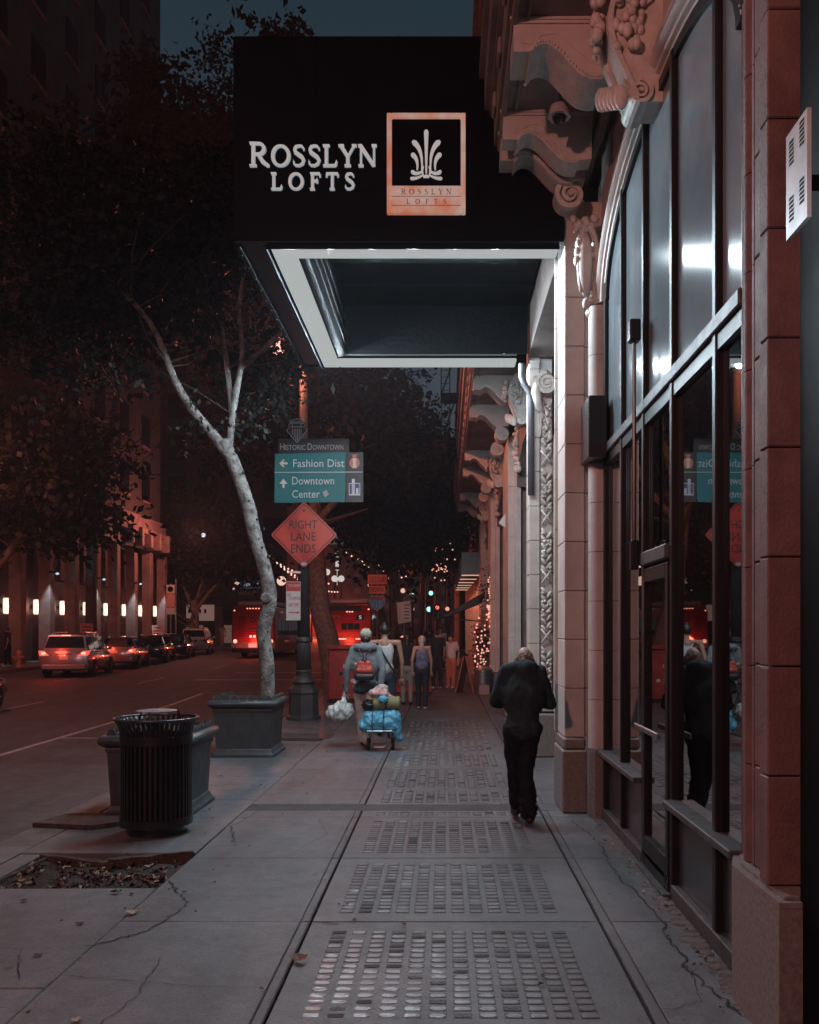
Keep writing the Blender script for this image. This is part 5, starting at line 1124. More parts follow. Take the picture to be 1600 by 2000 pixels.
for i in range(11):
    for j in range(10):
        w_ = inst(me, 'window', ab, (-.28, -48 + 24 + j * 3.9, 10.6 + i * 3.7)); inst(me2, 'window_sill', w_, (0, 0, 0))
SC = emit('sconce_glass', (.95, .72, .56), 1.4)
SLB = ['hidden farthest left', 'at the left picture edge', 'second from the left', 'left above the silver SUV', 'above the silver SUV roof', 'above the grey sedan', 'between the lit white columns', 'third from the corner', 'second from the corner', 'last before the corner']
for k in range(10):
    y = 35.45 + k * 3.05
    t = thing('wall_sconce', 'glowing white wall sconce opposite, ' + SLB[k], 'wall light', (-21.0, y, 2.75 + gz(y)), 0, 'wall sconces along the arcade opposite')
    MB().prism([(-.14, -.30), (-.07, -.38), (.07, -.38), (.14, -.30), (.14, .30), (.07, .38), (-.07, .38), (-.14, .30)], 0, .16, 'x').build('glass', SC, t); B(-.08, 0, -.18, .18, -.1, .1).build('back_plate', BLACK, t)
    lamp('sconce_light', 'POINT', (-20.7, y, 2.75 + gz(y)), 60, (1, .30, .22), shadow_soft_size=.12)
FL = emit('flood_lens', (.5, .75, .9), 1.0)
for k, y in enumerate((44.25, 50.3, 56.35, 62.4)):
    t = thing('flood_light', ['blue white flood lamp on the nearest lit column opposite', 'blue white flood lamp on the second lit column opposite', 'blue white flood lamp on the third lit column opposite', 'blue white flood lamp on the last column by the corner'][k], 'flood light', (-19.75, y, 4.45 + gz(y)), 0, 'flood lamps on the arcade columns')
    B(-.28, .1, -.22, .1, 0, .1, bev=.02).build('housing', BLACK, t); MB().ball((.12, -.1, -.02), (.09, .09, .06), 10, 6).build('lens', FL, t)
    lamp('flood_lamp_light', 'SPOT', (-19.72, y - .62, 4.8 + gz(y)), 420, (.75, .9, 1.0), (R(14), 0, 0), spot_size=R(55), spot_blend=.6, shadow_soft_size=.05)
for k, y in enumerate((47.4, 53.5, 59.5)):
    lamp('coloured_uplight', 'SPOT', (-19.3, y - 2.2, .5), 200, (.12, .85, .9), (R(155), 0, R(8)), spot_size=R(20), spot_blend=.9, shadow_soft_size=.05)
PKS = mat('pink_notice', (.6, .28, .25), .6)
for k, y in enumerate((31.8, 46.7, 58.2)):
    t = thing('notice_sign', ['pale notice sign left of the silver SUV', 'pale notice sign above the grey sedan roof', 'small red notice sign by the end columns'][k], 'sign', (-19.2, y, 1.45), 0); B(-.35, .35, -.02, .02, 0, .75, bev=.01).build('panel', PKS, t)
    for q in range(3): B(-.25, .25, -.024, -.021, .12 + q * .2, .22 + q * .2).build('printed_block', RED, t)
# row of doors behind sconces
for k in range(12): A(-21.095, -21.05, 28.6 + k * 2.97 - .5, 28.6 + k * 2.97 + .5, .1, 2.4).build('door', mat('arcade_door', (.05, .03, .028), .5), ab)
BRN = mat('brown_render', (.16, .09, .075), .8, n=.4, ns=.6)
cb = thing('corner_building', 'brown building across the side street with dark windows and shop signs', 'building', (-21, 82, 0))
MB().box(-9, 6.2, 0, 16, 3.8, 34).build('wall', BRN, cb); MB().box(-9, 6.0, .6, 16, 0, 3.8).build('shop_wall', ARD, cb)
me = B(-.85, .85, -.06, -.01, 0, 2.4).mesh('window', mat('tower_glass', (.006, .007, .008), .6, spec=.1)); me2 = B(-1.0, 1.0, -.14, -.062, -.2, -.02).mesh('window_sill', BRN)
for i in range(7):
    for j in range(5): w_ = inst(me, 'window', cb, (-7.2 + j * 3.0, 0, 6.2 + i * 3.9)); inst(me2, 'window_sill', w_)
MB().box(-9, 6.3, -.25, -.001, 4.2, 4.8).build('string_course', BRN, cb)
CS = mat('cream_shop_sign', (.55, .42, .38), .6, e=(.16, .09, .075))
for x0, x1, z0, z1 in ((-3.2, -.6, 3.0, 4.6), (2.4, 4.4, 2.9, 4.4), (4.6, 5.8, 2.8, 4.2)): B(x0, x1, -.4, -.26, z0 - .2, z1 - .3, bev=.02).build('shop_fascia', CS, cb)
for k in range(4): MB().ball((-2.9 + .5 * k, -.45, 3.7), (.12, .04, .22), 8, 6).build('painted_mark', BLKP, cb)
for x in (-.2, 2.0, 6.0): B(x - .35, x + .35, -.3, .6, 0, 4.1, bev=.04).build('corner_pier', mat('pink_pier', (.34, .20, .18), .7), cb)
for x in (-2.6, .8, 3.2): B(x - .7, x + .7, .4, .59, .2, 2.4).build('shop_window', mat('warm_shop_glass', (.05, .04, .03), .2, e=(.10, .055, .04)), cb)
rb = thing('red_building', 'red lit building behind the buses hung with string lights', 'building', (-17.2, 112, 0))
RBM = mat('red_lit_render', (.34, .13, .10), .7, n=.3, ns=.5)
MB().box(-22, 0, 0, 45, 0, 14.5).build('wall', RBM, rb); MB().box(-22, .5, -.3, 45, 10.2, 11.2).build('cornice', RBM, rb); MB().box(.01, .4, -.4, 45, 5.2, 5.7).build('string_course', RBM, rb)
for k in range(5): B(-8 + k * 1.9, -7.2 + k * 1.9, -.05, -.01, 2.6, 8.6).build('window', mat('red_window', (.06, .015, .01), .3), rb)
for k in range(7): B(.01, .06, 2 + k * 3, 3.4 + k * 3, 2.4, 8.0).build('window', mat('red_window', (.06, .015, .01), .3), rb)
for s_, (x, y) in enumerate(((-15.6, 108), (-11.8, 108))): lamp('facade_light', 'POINT', (x, y, 5.0), 5200, (1, .14, .07), shadow_soft_size=.3)
SBULB = emit('string_bulb', (1.0, .55, .42), 1.6); bm = MB().ball((0, 0, 0), .10, 6, 4).mesh('bulb', SBULB)
def stringlights(label, pts, n, grp, r=1.0, sag=.6, jx=0):
    t = thing('string_lights', label, 'string lights', pts[0], 0, grp); P = []
    for i in range(n + 1):
        u = i / n; p = Vector(pts[0]).lerp(Vector(pts[1]), u); p.z -= sag * 4 * u * (1 - u); P.append(p - Vector(pts[0]))
    MB().tube(P[::2] + ([P[-1]] if n % 2 else []), .012, 4).build('cable', BLACK, t)
    for p in P: inst(bm, 'bulb', t, p + Vector((0, 0, -.1)), scale=(r, r, r))
for k in range(3):
    stringlights(['upper string of warm bulbs above the red bus', 'middle string of warm bulbs above the red bus', 'lowest string of warm bulbs above the red bus'][k], ((-15.6 + .3 * k, 76 + 2 * k, 8.75 - k * .45), (-11.0 + .1 * k, 76 + 6 * k, 6.9 - .5 * k)), 14 + 2 * k, 'strings of bulbs by the red building', .8)
for k, (x, y, z) in enumerate(((-19.2, 78, 7.1), (-17.3, 78, 6.4))):
    pass
def globe_lamp(label, x, y, z, c=(.95, .60, .46), r=.3, grp='globe lamps down the street'):
    t = thing('globe_lamp', label, 'lamp', (x, y, hz(y)), 0, grp); MB().tube([(0, 0, 0), (0, 0, z - r * .8)], [.09, .05], 8).build('post', IRON, t); MB().ball((0, 0, z), r, 14, 10).build('globe', emit('globe_%d' % (c[2] * 100), c, 1.0), t, smooth=True)
globe_lamp('warm globe lamp left of the tow away sign', -14.6, 78, 5.8, r=.42); globe_lamp('warm globe lamp behind the pale trunk', -19.0, 80, 5.9, r=.36)
for lb, x, y, z in (('pair of white globes over the second bus, left globe', -11.6, 92, 6.7), ('pair of white globes over the second bus, right globe', -10.9, 92, 6.7), ('single white globe higher above the right bus roof', -7.4, 88, 5.9), ('white globe just right of the brown trunk', -12.4, 92, 7.4)): globe_lamp(lb, x, y, z, (.62, .58, .56), .34)
far = MB(); far.box(-60, -24, 150, 152, 0, 26); far.box(-9, 12, 240, 242, 0, 24)
b = far.v; 
db = thing('distant_building', 'dark block closing the far end of the street', 'building', (0, 240, 0)); MB().box(-40, 12, 0, 10, 0, 26).build('wall', UP2, db)
mw = B(-.8, .8, -.05, -.01, 0, 1.6).mesh('window', mat('dim_window', (.02, .02, .02), .6, e=(.012, .009, .008)))
for i in range(5):
    for j in range(12): inst(mw, 'window', db, (-36 + j * 4, 0, 4 + i * 4.2))
# vertical marquee sign far down
vs_ = thing('vertical_sign', 'small white lit vertical sign far above the second bus', 'sign', (-13.3, 108, 6.6)); B(-.3, .3, 0, .2, 0, 5.6).build('board', BLACK, vs_)
for k, ch in enumerate('CITY'): txt(ch, 0, 4.8 - k * 1.15, .42, .8, -.01, emit('sign_white_lit', (.5, .52, .5), 1), vs_)

# near-side buildings beyond the hotel
nb = thing('brass_building', 'dark shopfront building with thin vertical brass strips beyond the hotel', 'building', (1.5, 33.4, 0))
MB().box(0.02, 8, 0, 28.6, 0, 7.2).build('wall', ARD, nb)
BRASS = mat('brass_strip', (.55, .26, .16), .3, m=.7)
me = B(-.06, .0, -.04, .04, .3, 5.2).mesh('brass_strip', BRASS)
for k in range(20): inst(me, 'brass_strip', nb, (0, .6 + k * 1.35, 0))
for k in range(6):
    t = thing('blade_sign', ['nearest', 'second', 'third', 'fourth', 'fifth', 'farthest'][k] + ' small blade sign lit along its lower edge on the brass shopfront', 'sign', (1.1, 34.5 + k * 3.4, 4.0 + .05 * k), 0, 'blade signs along the right'); B(-.42, .3, -.05, .05, 0, .9, bev=.01).build('board', BLACK, t); B(-.42, .3, -.05, .05, -.04, -.003).build('light_strip', emit('warm_strip', (.75, .38, .26), 1), t)
lamp('shopfront_light', 'POINT', (.2, 38, 3.0), 22, (1, .36, .22), shadow_soft_size=.1); lamp('shopfront_light', 'POINT', (.2, 50, 3.0), 60, (1, .3, .2), shadow_soft_size=.1)
fe = thing('fire_escape', 'thin fire escape ladder on the tall dark wall under the marquee', 'fire escape', (.95, 57, 0))
for z in range(14, 34, 3): B(-1.15, .25, -1.2, 1.2, z, z + .08).build('landing', BLACK, fe); MB().tube([(-1.15, -1.2, z + 1), (-1.15, 1.2, z + 1)], .03, 5).build('rail', BLACK, fe); MB().tube([(-1.15, -1.1, z), (-.3, 1.1, z + 3)], .05, 5).build('stair', BLACK, fe)
for x in (-1.15, -.6):
    MB().tube([(x, -1.2, 14), (x, -1.2, 34)], .035, 5).build('upright', BLACK, fe)
for k in range(46): B(-1.15, -.6, -1.22, -1.19, 14.2 + k * .43, 14.24 + k * .43).build('rung', BLACK, fe)
# neighbouring far block on the right for the skyline
rbk = thing('far_tall_building', 'far tall dark building on the right before the open sky', 'building', (3, 64, 0)); MB().box(-1.9, 14, 0, 30, 0, 24).build('wall', UP2, rbk)
for i in range(6):
    for j in range(6): B(-1.96, -1.9, 1.5 + j * 4.6, 3.3 + j * 4.6, 6.6 + i * 2.8, 8.2 + i * 2.8).build('window', mat('tower_glass', (.006, .007, .008), .6, spec=.1), rbk)

# ------------------------------------------------------------------ road signs and signals farther on
def signpost(label, x, y, h, cat='sign', name='sign_post', grp=None):
    t = thing(name, label, cat, (x, y, gz(y)), 0, grp); MB().tube([(0, .04, 0), (0, .04, h)], .03, 8).build('post', STEEL, t); return t
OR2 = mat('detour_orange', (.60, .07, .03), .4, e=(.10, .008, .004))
dt = signpost('orange DETOUR and NORTH signs over an interstate 110 shield', -2.62, 34, 4.0)
B(-.37, .37, -.01, .01, 3.45, 3.83, bev=.004).build('detour_board', OR2, dt); txt('DETOUR', 0, 3.64, .62, .24, -.013, SBLACK, dt); B(-.31, .31, -.01, .01, 3.08, 3.40, bev=.004).build('north_board', OR2, dt); txt('NORTH', 0, 3.24, .50, .19, -.013, SBLACK, dt)
SH = [(0, .30), (.12, .27), (.22, .32), (.30, .18), (.30, .0), (.2, -.2), (0, -.32), (-.2, -.2), (-.30, .0), (-.30, .18), (-.22, .32), (-.12, .27)]
MB().prism([(x, 2.73 + z) for x, z in SH], -.008, .01).build('shield_edge', WHP, dt); MB().prism([(x * .9, 2.73 + z * .9) for x, z in SH if z < .12] + [(-.27, 2.85), (.27, 2.85)][::-1] if 0 else [(x * .9, 2.73 + min(z, .11) * .9) for x, z in SH], -.012, -.009).build('shield_blue', mat('shield_blue', (.01, .07, .16), .4, e=(.002, .02, .035)), dt)
B(-.235, .235, -.012, -.009, 2.85, 2.97).build('shield_red', RED, dt); txt('INTERSTATE', 0, 2.91, .38, .05, -.0135, WHP, dt); txt('110', 0, 2.68, .36, .24, -.0145, WHP, dt)
wk = signpost('orange merging diamond sign above small white signs near the green signal', -1.45, 38, 5.0)
MB().prism([(0, 4.86), (.42, 4.44), (0, 4.02), (-.42, 4.44)], -.01, .01).build('diamond', OR2, wk); stroke_b = MB(); stroke(stroke_b, [(-.1, 4.28), (-.1, 4.6)], [.05, .05], -.014, -.011); stroke(stroke_b, [(.12, 4.28), (.12, 4.42), (.02, 4.52)], [.05, .05, .05], -.0145, -.0115); stroke_b.build('symbol', SBLACK, wk)
B(-.28, .28, -.01, .01, 3.35, 3.95).build('white_board', mat('dull_white_board', (.3, .26, .25), .6), wk); MB().prism([(-.24, 3.88), (.1, 3.8), (.24, 3.5), (.0, 3.6), (-.2, 3.4), (-.1, 3.65)], -.0135, -.0115).build('torn_print', SBLACK, wk); B(-.26, .26, -.01, .01, 2.85, 3.2).build('white_board', mat('dull_white_board', (.3, .26, .25), .6), wk); txt('ONLY', 0, 3.03, .4, .16, -.0135, SBLACK, wk)
rp_ = signpost('white leaning notice boards on a thin post before the signal', -1.48, 32, 2.9); MB().prism([(-.22, 1.9), (.26, 2.0), (.22, 2.75), (-.28, 2.7)], -.01, .01).build('board', WHP, rp_); 
for k in range(5): B(.0, .2, -.0135, -.0115, 2.1 + k * .12, 2.14 + k * .12).build('printed_line', SBLACK, rp_)
def signal(label, x, y, z, col, s=1.0, glow=(.25, .75, .72)):
    t = thing('traffic_signal', label, 'traffic signal', (x, y, gz(y)), 0, 'traffic signals down the street'); MB().tube([(0, .2, 0), (0, .2, z + .5 * s)], .06, 8).build('post', IRON, t)
    B(-.16 * s, .16 * s, -.1, .12, z - .5 * s, z + .5 * s, bev=.03).build('housing', BLACK, t)
    for k in (-1, 0, 1):
        on = (k == -1 and col == 'g') or (k == 1 and col == 'r')
        MB().lathe([(.13 * s, -.14), (.13 * s, -.11)], (0, 0, z + k * .31 * s), 14, 'y').build('signal_lens', emit('signal_green' if col == 'g' else 'signal_red', (.30, .95, .90) if col == 'g' else (1, .16, .08), 1.6) if on else GLASSC, t)
signal('nearest green traffic signal over the pavement crowd', -1.52, 41, 3.6, 'g', 1.5)
for lb, x, y, z, c, s in (('green signal right of the nearest one', -.95, 62, 4.4, 'g', 1.2), ('green signal below it by the awning tip', -1.15, 66, 3.4, 'g', 1.5), ('red signal high before the awning', .1, 70, 6.0, 'r', 1.1), ('red signal left of the high one', -2.6, 72, 5.6, 'r', 1.2),
                          ('low red signal above the crowd', -.6, 74, 2.8, 'r', 1.3), ('green signal seen above the second bus', -11.6, 76, 7.3, 'g', 1.5)): signal(lb, x, y, z, c, s)
sp2 = thing('street_name_sign', 'blue street name sign reading Spring above the left bus', 'sign', (-16.2, 72.5, 5.35)); B(-.85, .85, -.03, .03, 0, .75, bev=.02).build('board', mat('name_blue', (.03, .06, .12), .4, e=(.010, .022, .045)), sp2)
txt('Spring', .08, .36, 1.25, .42, -.036, emit('name_lettering', (.30, .33, .36), 1), sp2); MB().tube([(0, .05, 1.1), (0, .05, -5.4)], .05, 8).build('post', IRON, sp2); B(-1.0, .5, -.02, .02, -.5, -.15).build('lower_board', WHP, sp2)
ps = thing('parking_sign', 'tall no parking sign on a pole before the leafy tree opposite', 'sign', (-18.5, 58.8, gz(58)), 0); MB().tube([(0, .05, 0), (0, .05, 4.6)], .05, 8).build('post', STEEL, ps); MB().tube([(.35, .05, 0), (.35, .05, 4.9)], .06, 8).build('post', STEEL, ps)
for z0, z1, m_ in ((3.9, 4.5, WHP), (3.0, 3.85, PKS), (2.5, 2.95, WHP)): B(-.28, .28, -.02, .02, z0, z1, bev=.01).build('board', m_, ps)
b = MB(); b.lathe([(.19, -.026), (.19, -.022), (.15, -.022), (.15, -.026), (.19, -.026)], (0, 0, 4.2), 16, 'y'); stroke(b, [(-.12, 4.32), (.12, 4.08)], [.03, .03], -.026, -.022); b.build('ring_symbol', RED, ps)
for k, (x, y, z, c, r) in enumerate(((-16.9, 70, 5.2, (.7, .45, .38), .12), (-17.3, 62.5, 8.7, (.55, .7, .85), .16))):
    t = thing('wall_lamp', ('small warm lamp under the corner trees', 'blue white lamp on the cornice corner of the dark building')[k], 'lamp', (x, y, z)); MB().ball((0, 0, 0), r, 8, 6).build('bulb', emit('wl%d' % k, c, 1), t); B(-.05, .05, .0, .3, .1, .2).build('bracket', BLACK, t)
# hydrant, bins
hy = thing('fire_hydrant', 'orange fire hydrant at the far kerb left of the silver SUV', 'fire hydrant', (-18.6, 38, gz(38))); OH = mat('hydrant_orange', (.45, .20, .10), .5)
MB().lathe([(.17, 0), (.17, .06), (.12, .08), (.12, .55), (.15, .57), (.15, .62), (.12, .70), (.05, .76)], seg=16).build('barrel', OH, hy, smooth=True, ang=40)
for s_ in (-1, 1): MB().lathe([(.06, 0), (.06, s_ * .1), (.07, s_ * .1), (.07, s_ * .14)], (s_ * .1, 0, .45), 10, 'x').build('outlet', OH, hy)
MB().lathe([(.08, 0), (.08, -.1), (.09, -.1), (.09, -.14)], (0, -.1, .42), 10, 'y').build('outlet', OH, hy)
gc = thing('metal_dustbin', 'ribbed galvanised dustbin beneath the shrub with red lights', 'dustbin', (1.07, 24.0, gz(24))); MB().lathe([(.22, 0), (.25, .62)], seg=48, flute=.06, nfl=24).build('bin_body', STEEL, gc, smooth=True, ang=60); MB().lathe([(.27, .62), (.27, .66), (.20, .72), (.06, .76), (.05, .78)], seg=24).build('lid', STEEL, gc, smooth=True, ang=40); MB().box(-.12, .16, -.27, -.25, 0, .26).build('stuck_card', mat('card', (.35, .22, .2), .7), gc)
af = thing('pavement_board', 'narrow folding board leaning open beside the lit shrub', 'sign board', (.66, 24.6, gz(24.6)), R(70)); WD = mat('board_wood', (.40, .12, .08), .5)
for s_ in (-1, 1):
    b = MB(); b.loft([[(-.28, s_ * .28, 0), (.28, s_ * .28, 0), (.28, s_ * .25, 0), (-.28, s_ * .25, 0)], [(-.28, s_ * .04, 1.02), (.28, s_ * .04, 1.02), (.28, s_ * .01, 1.02), (-.28, s_ * .01, 1.02)]]); b.build('board', WD, af)
nbx = thing('red_news_box', 'scuffed red street cabinet with stickers behind the leaning trunk', 'cabinet', (-2.40, 21.4, 0)); RB = mat('cabinet_red', (.34, .035, .025), .45, n=.4, ns=4, b=.2)
B(-.42, .42, -.3, .3, .08, 1.30, bev=.03).build('case', RB, nbx); B(-.46, .46, -.34, .34, 1.302, 1.40, bev=.02).build('top', RB, nbx); B(-.36, .36, -.312, -.302, .2, .72, bev=.004).build('door_panel', RB, nbx)
for x, z, r in ((-.02, .42, .06), (-.1, .72, .05), (.18, .55, .05)): MB().lathe([(r, -.318), (r, -.313)], (x, 0, z), 10, 'y').build('sticker', SBLACK if x < .1 else WHP, nbx)
MB().box(-.05, .06, -.315, -.305, .86, .94).build('white_sticker', WHP, nbx)
b = B(-.44, .44, -.28, .28, 0, .07); b.build('foot', BLACK, nbx)
rc = thing('red_mat', 'red lit cover lying on the pavement beyond the walkers', 'mat', (-.95, 27, gz(27))); MB().box(-.6, .6, -3.0, 3.0, .0, .03, bev=.01).build('sheet', mat('red_sheet', (.40, .05, .035), .5), rc)
MB().box(-3.0, -.0, 0, 0, 0, 0) if 0 else None
# access cover in the slabs behind the far planter
ac = thing('access_cover', 'sunken utility cover and leaf filled pit by the lamp post foot', 'utility cover', (-2.35, 14.4, 0)); B(-.45, .5, -.35, .35, .0065, .014, bev=.003).build('cover_plate', SILL, ac); B(-.3, .4, -.62, -.40, .0065, .012).build('gap', JOINT, ac)

# shrub with fairy lights, awning
KEEP = 0
sh = thing('lit_shrub', 'dark climbing shrub wrapped in red fairy lights beside the window', 'shrub', (1.12, 25.2, gz(25))); f = MB()
foliage(f, [((0, 0, 1.5), (.26, .4, 1.0), 1500), ((.05, 0, 2.6), (.2, .3, .5), 350), ((.18, 0, 3.4), (.12, .2, .4), 130)], .06, 31); f.build('foliage', LEAFM, sh)
limb_b = MB(); limb(limb_b, [(0, 0, 0), (.03, 0, 1.2), (.12, 0, 2.6), (.2, 0, 3.7)], .05, .02); limb_b.build('stem', BARK2, sh)
FB = emit('fairy_bulb', (.95, .40, .30), 1.0); fbm = MB().ball((0, 0, 0), .028, 6, 4).mesh('fairy_bulb', FB)
fl = thing('fairy_lights', 'string of small red glowing bulbs wound through the shrub', 'fairy lights', (1.12, 25.0, gz(25))); r5 = random.Random(8); cab_pts = []
for k in range(120):
    u = k / 120; z = .45 + 2.0 * r5.random() ** 1.1 if k < 100 else 2.4 + 1.3 * (k - 100) / 20; wd = .30 if z < 2.1 else .06
    p = (r5.uniform(-wd, wd) + (.04 if z < 2.1 else .12 + .05 * (z - 2)), -.25 + r5.uniform(-.12, .05), z); inst(fbm, 'fairy_bulb', fl, p); cab_pts.append(p)
cab_pts.sort(key=lambda p: p[2]); MB().tube(cab_pts, .004, 4).build('cable', BLACK, fl)
fl2 = thing('fairy_lights', 'far cluster of pinkish fairy lights in a street tree', 'fairy lights', (.0, 40, 0))
for k in range(34): inst(fbm, 'fairy_bulb', fl2, (r5.gauss(-.1, .32), 0, 5.0 + r5.gauss(0, .55)), scale=(1.4, 1.4, 1.4))
lamp('fairy_glow', 'POINT', (.75, 24.6, 1.9), 9, (1, .2, .12), shadow_soft_size=.2)
aw = thing('awning', 'dark blue sloping awning jutting from the wall over the pavement', 'awning', (1.3, 27.5, gz(27)))
MB().prism([(-1.40, 2.12), (-1.2, 2.24), (-.15, 2.86), (-.05, 2.84), (-.15, 2.58), (-1.2, 2.14)], -.9, .9).build('canopy', mat('awning_blue', (.035, .055, .07), .7, n=.3), aw); MB().tube([(-1.2, 0, 2.1), (0, 0, 2.0)], .02, 6).build('arm', STEEL, aw)
for k in range(4):
    t = thing('cafe_chair', ['nearest', 'second', 'third', 'fourth'][k] + ' dark cafe chair along the wall past the shrub', 'chair', (1.15, 26.2 + k * 1.1, gz(27)), R(90), 'dark cafe chairs'); B(-.2, .2, -.2, .2, .43, .46).build('seat', BLACK, t); B(-.2, .2, .18, .21, .46, .9).build('backrest', BLACK, t)
    for x in (-.18, .18):
        for y in (-.18, .18): B(x - .015, x + .015, y - .015, y + .015, 0, .43).build('leg', BLACK, t)
# ------------------------------------------------------------------ people
SKIN = mat('skin', (.34, .18, .13), .55); SKIND = mat('skin_dark', (.16, .08, .06), .5); SKINL = mat('skin_light', (.42, .24, .18), .55)
def hand(b, p, d, side, s=1.0, curl=40, fwd=Vector((0, 1, 0))):
    """palm and five bent fingers from wrist p along direction d"""
    d = Vector(d).normalized(); w = d.cross(fwd).normalized(); f = w.cross(d).normalized(); P = Vector(p); pe = P + d * .085 * s
    b.ball(P + d * .045 * s, (.038 * s, .020 * s, .050 * s), 10, 8, Matrix((w, f, d)).transposed() if True else None)
    for k, (o_, L_) in enumerate(((-.030, .068), (-.010, .080), (.010, .074), (.029, .058))):
        a = pe + w * o_ * s; d1 = (d * math.cos(R(curl * .4)) + f * math.sin(R(curl * .4))); d2 = (d * math.cos(R(curl * 1.2)) + f * math.sin(R(curl * 1.2)))
        m_ = a + d1 * L_ * .5 * s; b.tube([a - d * .02 * s, m_, m_ + d2 * L_ * .5 * s], [.0095 * s, .009 * s, .0065 * s], 6)
    th = P + d * .03 * s + w * side * .03 * s; t2 = th + (d * .6 + w * side * .6 + f * .3) * .045 * s; b.tube([P + d * .01 * s + w * side * .015 * s, th, t2, t2 + (d + f * .6) * .022 * s], [.011 * s, .0115 * s, .010 * s, .008 * s], 6)
def head(c, s=1.0, yaw=0, pitch=0):
    """prims for a head with face features, front at +Y turned by yaw"""
    rm_ = Matrix.Rotation(R(yaw), 3, 'Z') @ Matrix.Rotation(R(-pitch), 3, 'X'); P = lambda x, y, z: tuple(Vector(c) + rm_ @ Vector((x, y, z)) * s)
    return [('e', P(0, -.005, .02), (.074 * s, .092 * s, .098 * s)), ('e', P(0, .035, -.05), (.052 * s, .055 * s, .06 * s)), ('e', P(0, .098, -.015), (.012 * s, .02 * s, .026 * s)), ('e', P(0, .082, -.062), (.025 * s, .014 * s, .012 * s)),
            ('e', P(.078, 0, -.01), (.012 * s, .018 * s, .03 * s)), ('e', P(-.078, 0, -.01), (.012 * s, .018 * s, .03 * s))], P
def eyes(P, par, s=1.0):
    for x in (-.03, .03): MB().ball(P(x, .078, .005), .011 * s, 8, 6).build('eye', mat('eye_white', (.5, .48, .46), .2), par)
def person(label, loc, rz, J, cloth, skin=SKIN, hair=None, vox=.022, grp='pedestrians', yaw=0, pitch=0, top='jacket', long_sleeve=True, handc=35, skirt=False, fold=.006):
    """J: joints dict in local metres. cloth=(top material, legs material, shoe material)"""
    t = thing('person', label, 'person', loc, rz, grp); V = {k: Vector(v) for k, v in J.items()}
    hp, hP = head(V['head'], 1, yaw, pitch); sh = (V['shl'] + V['shr']) / 2; hipc = (V['hipl'] + V['hipr']) / 2
    body = hp + [('c', V['head'] + Vector((0, -.02, -.06)), .052, sh + Vector((0, 0, .0)), .06)]
    body += [('c', sh + Vector((0, 0, -.02)), .09, hipc, .10), ('c', V['shl'], .05, V['shr'], .05)]
    for s in 'lr': body += [('c', V['sh' + s], .047, V['el' + s], .038), ('c', V['el' + s], .037, V['wr' + s], .026), ('c', V['hip' + s], .072, V['kn' + s], .045), ('c', V['kn' + s], .044, V['an' + s], .032), ('c', V['an' + s], .032, V['an' + s] + Vector((0, .14, -.05)), .03)]
    me = blobmesh(body, vox * .8, 3); hb = MB()
    for s in 'lr': hand(hb, V['wr' + s], V['wr' + s] - V['el' + s], 1 if s == 'l' else -1, 1, handc)
    hm = hb.mesh('h', skin, True); o1 = bpy.data.objects.new('body', me)
    import bmesh
    bm_ = bmesh.new(); bm_.from_mesh(me); bm_.from_mesh(hm); bm_.to_mesh(me); bm_.free(); me.materials.clear(); me.materials.append(skin); me.name = 'body'
    for p_ in me.polygons: p_.use_smooth = True; p_.material_index = 0
    COL.objects.link(o1); o1.parent = t; eyes(hP, o1)
    mt, ml, ms = cloth; up = (sh - hipc).normalized()
    tor = [('e', tuple(sh * .8 + hipc * .2), (.175, .115, .15)), ('e', tuple(sh * .55 + hipc * .45), (.165, .12, .2)), ('e', tuple(sh * .22 + hipc * .78), (.165, .12, .15)), ('c', V['shl'] + Vector((.02, 0, -.01)) * 0, .066, V['shr'], .066), ('c', sh + Vector((0, 0, .02)), .07, sh - Vector((0, 0, .1)), .12)]
    if top == 'loose': tor += [('e', tuple(hipc + Vector((0, 0, .02))), (.185, .135, .13)), ('e', tuple(sh * .6 + hipc * .4), (.215, .15, .25)), ('e', tuple(sh + Vector((0, -.02, .03))), (.15, .11, .085))]
    if long_sleeve:
        for s in 'lr': tor += [('c', V['sh' + s], .072 if top == 'loose' else .062, V['el' + s], .056), ('c', V['el' + s], .055, V['wr' + s], .040)]
    elif top == 'tee':
        for s in 'lr': tor += [('c', V['sh' + s], .062, V['sh' + s].lerp(V['el' + s], .6), .056)]
    if top in ('tank', 'cami'):
        tor = [('e', tuple(sh * .62 + hipc * .38 + Vector((0, 0, 0))), (.155, .118, .19)), ('e', tuple(sh * .25 + hipc * .75), (.155, .12, .13))]
        if top == 'tank': tor += [('c', sh + Vector((-.09, 0, .02)), .04, sh + Vector((-.07, 0, -.15)), .09), ('c', sh + Vector((.09, 0, .02)), .04, sh + Vector((.07, 0, -.15)), .09), ('e', tuple(sh * .8 + hipc * .2), (.12, .11, .12))]
    blob({'loose': 'sweater', 'jacket': 'jacket', 'tee': 't_shirt', 'tank': 'tank_top', 'cami': 'camisole'}[top], tor, vox, mt, t, smooth=4, fold=fold * 1.6, fs=7, seed=hash(label) % 50 * 0 + len(label), stretch=(1, 1, .8))
    leg = [('e', tuple(hipc + Vector((0, 0, -.02))), (.158, .125, .12))]
    for s in 'lr': leg += [('c', V['hip' + s], .10, V['kn' + s], .074), ('c', V['kn' + s], .074, V['an' + s] + Vector((0, 0, .0)), .060)]
    blob('trousers', leg, vox, ml, t, smooth=3, fold=fold * 1.5, fs=6.5, seed=len(label) + 9, stretch=(1.6, 1, 1.1))
    for s in 'lr':
        a = V['an' + s]; z = max(.0, a.z - .085); blob('shoe', [('e', (a.x, a.y + .07, z + .04), (.048, .13, .045)), ('c', (a.x, a.y, z + .05), .045, (a.x, a.y, z + .10), .045)], .014, ms, t, smooth=2)
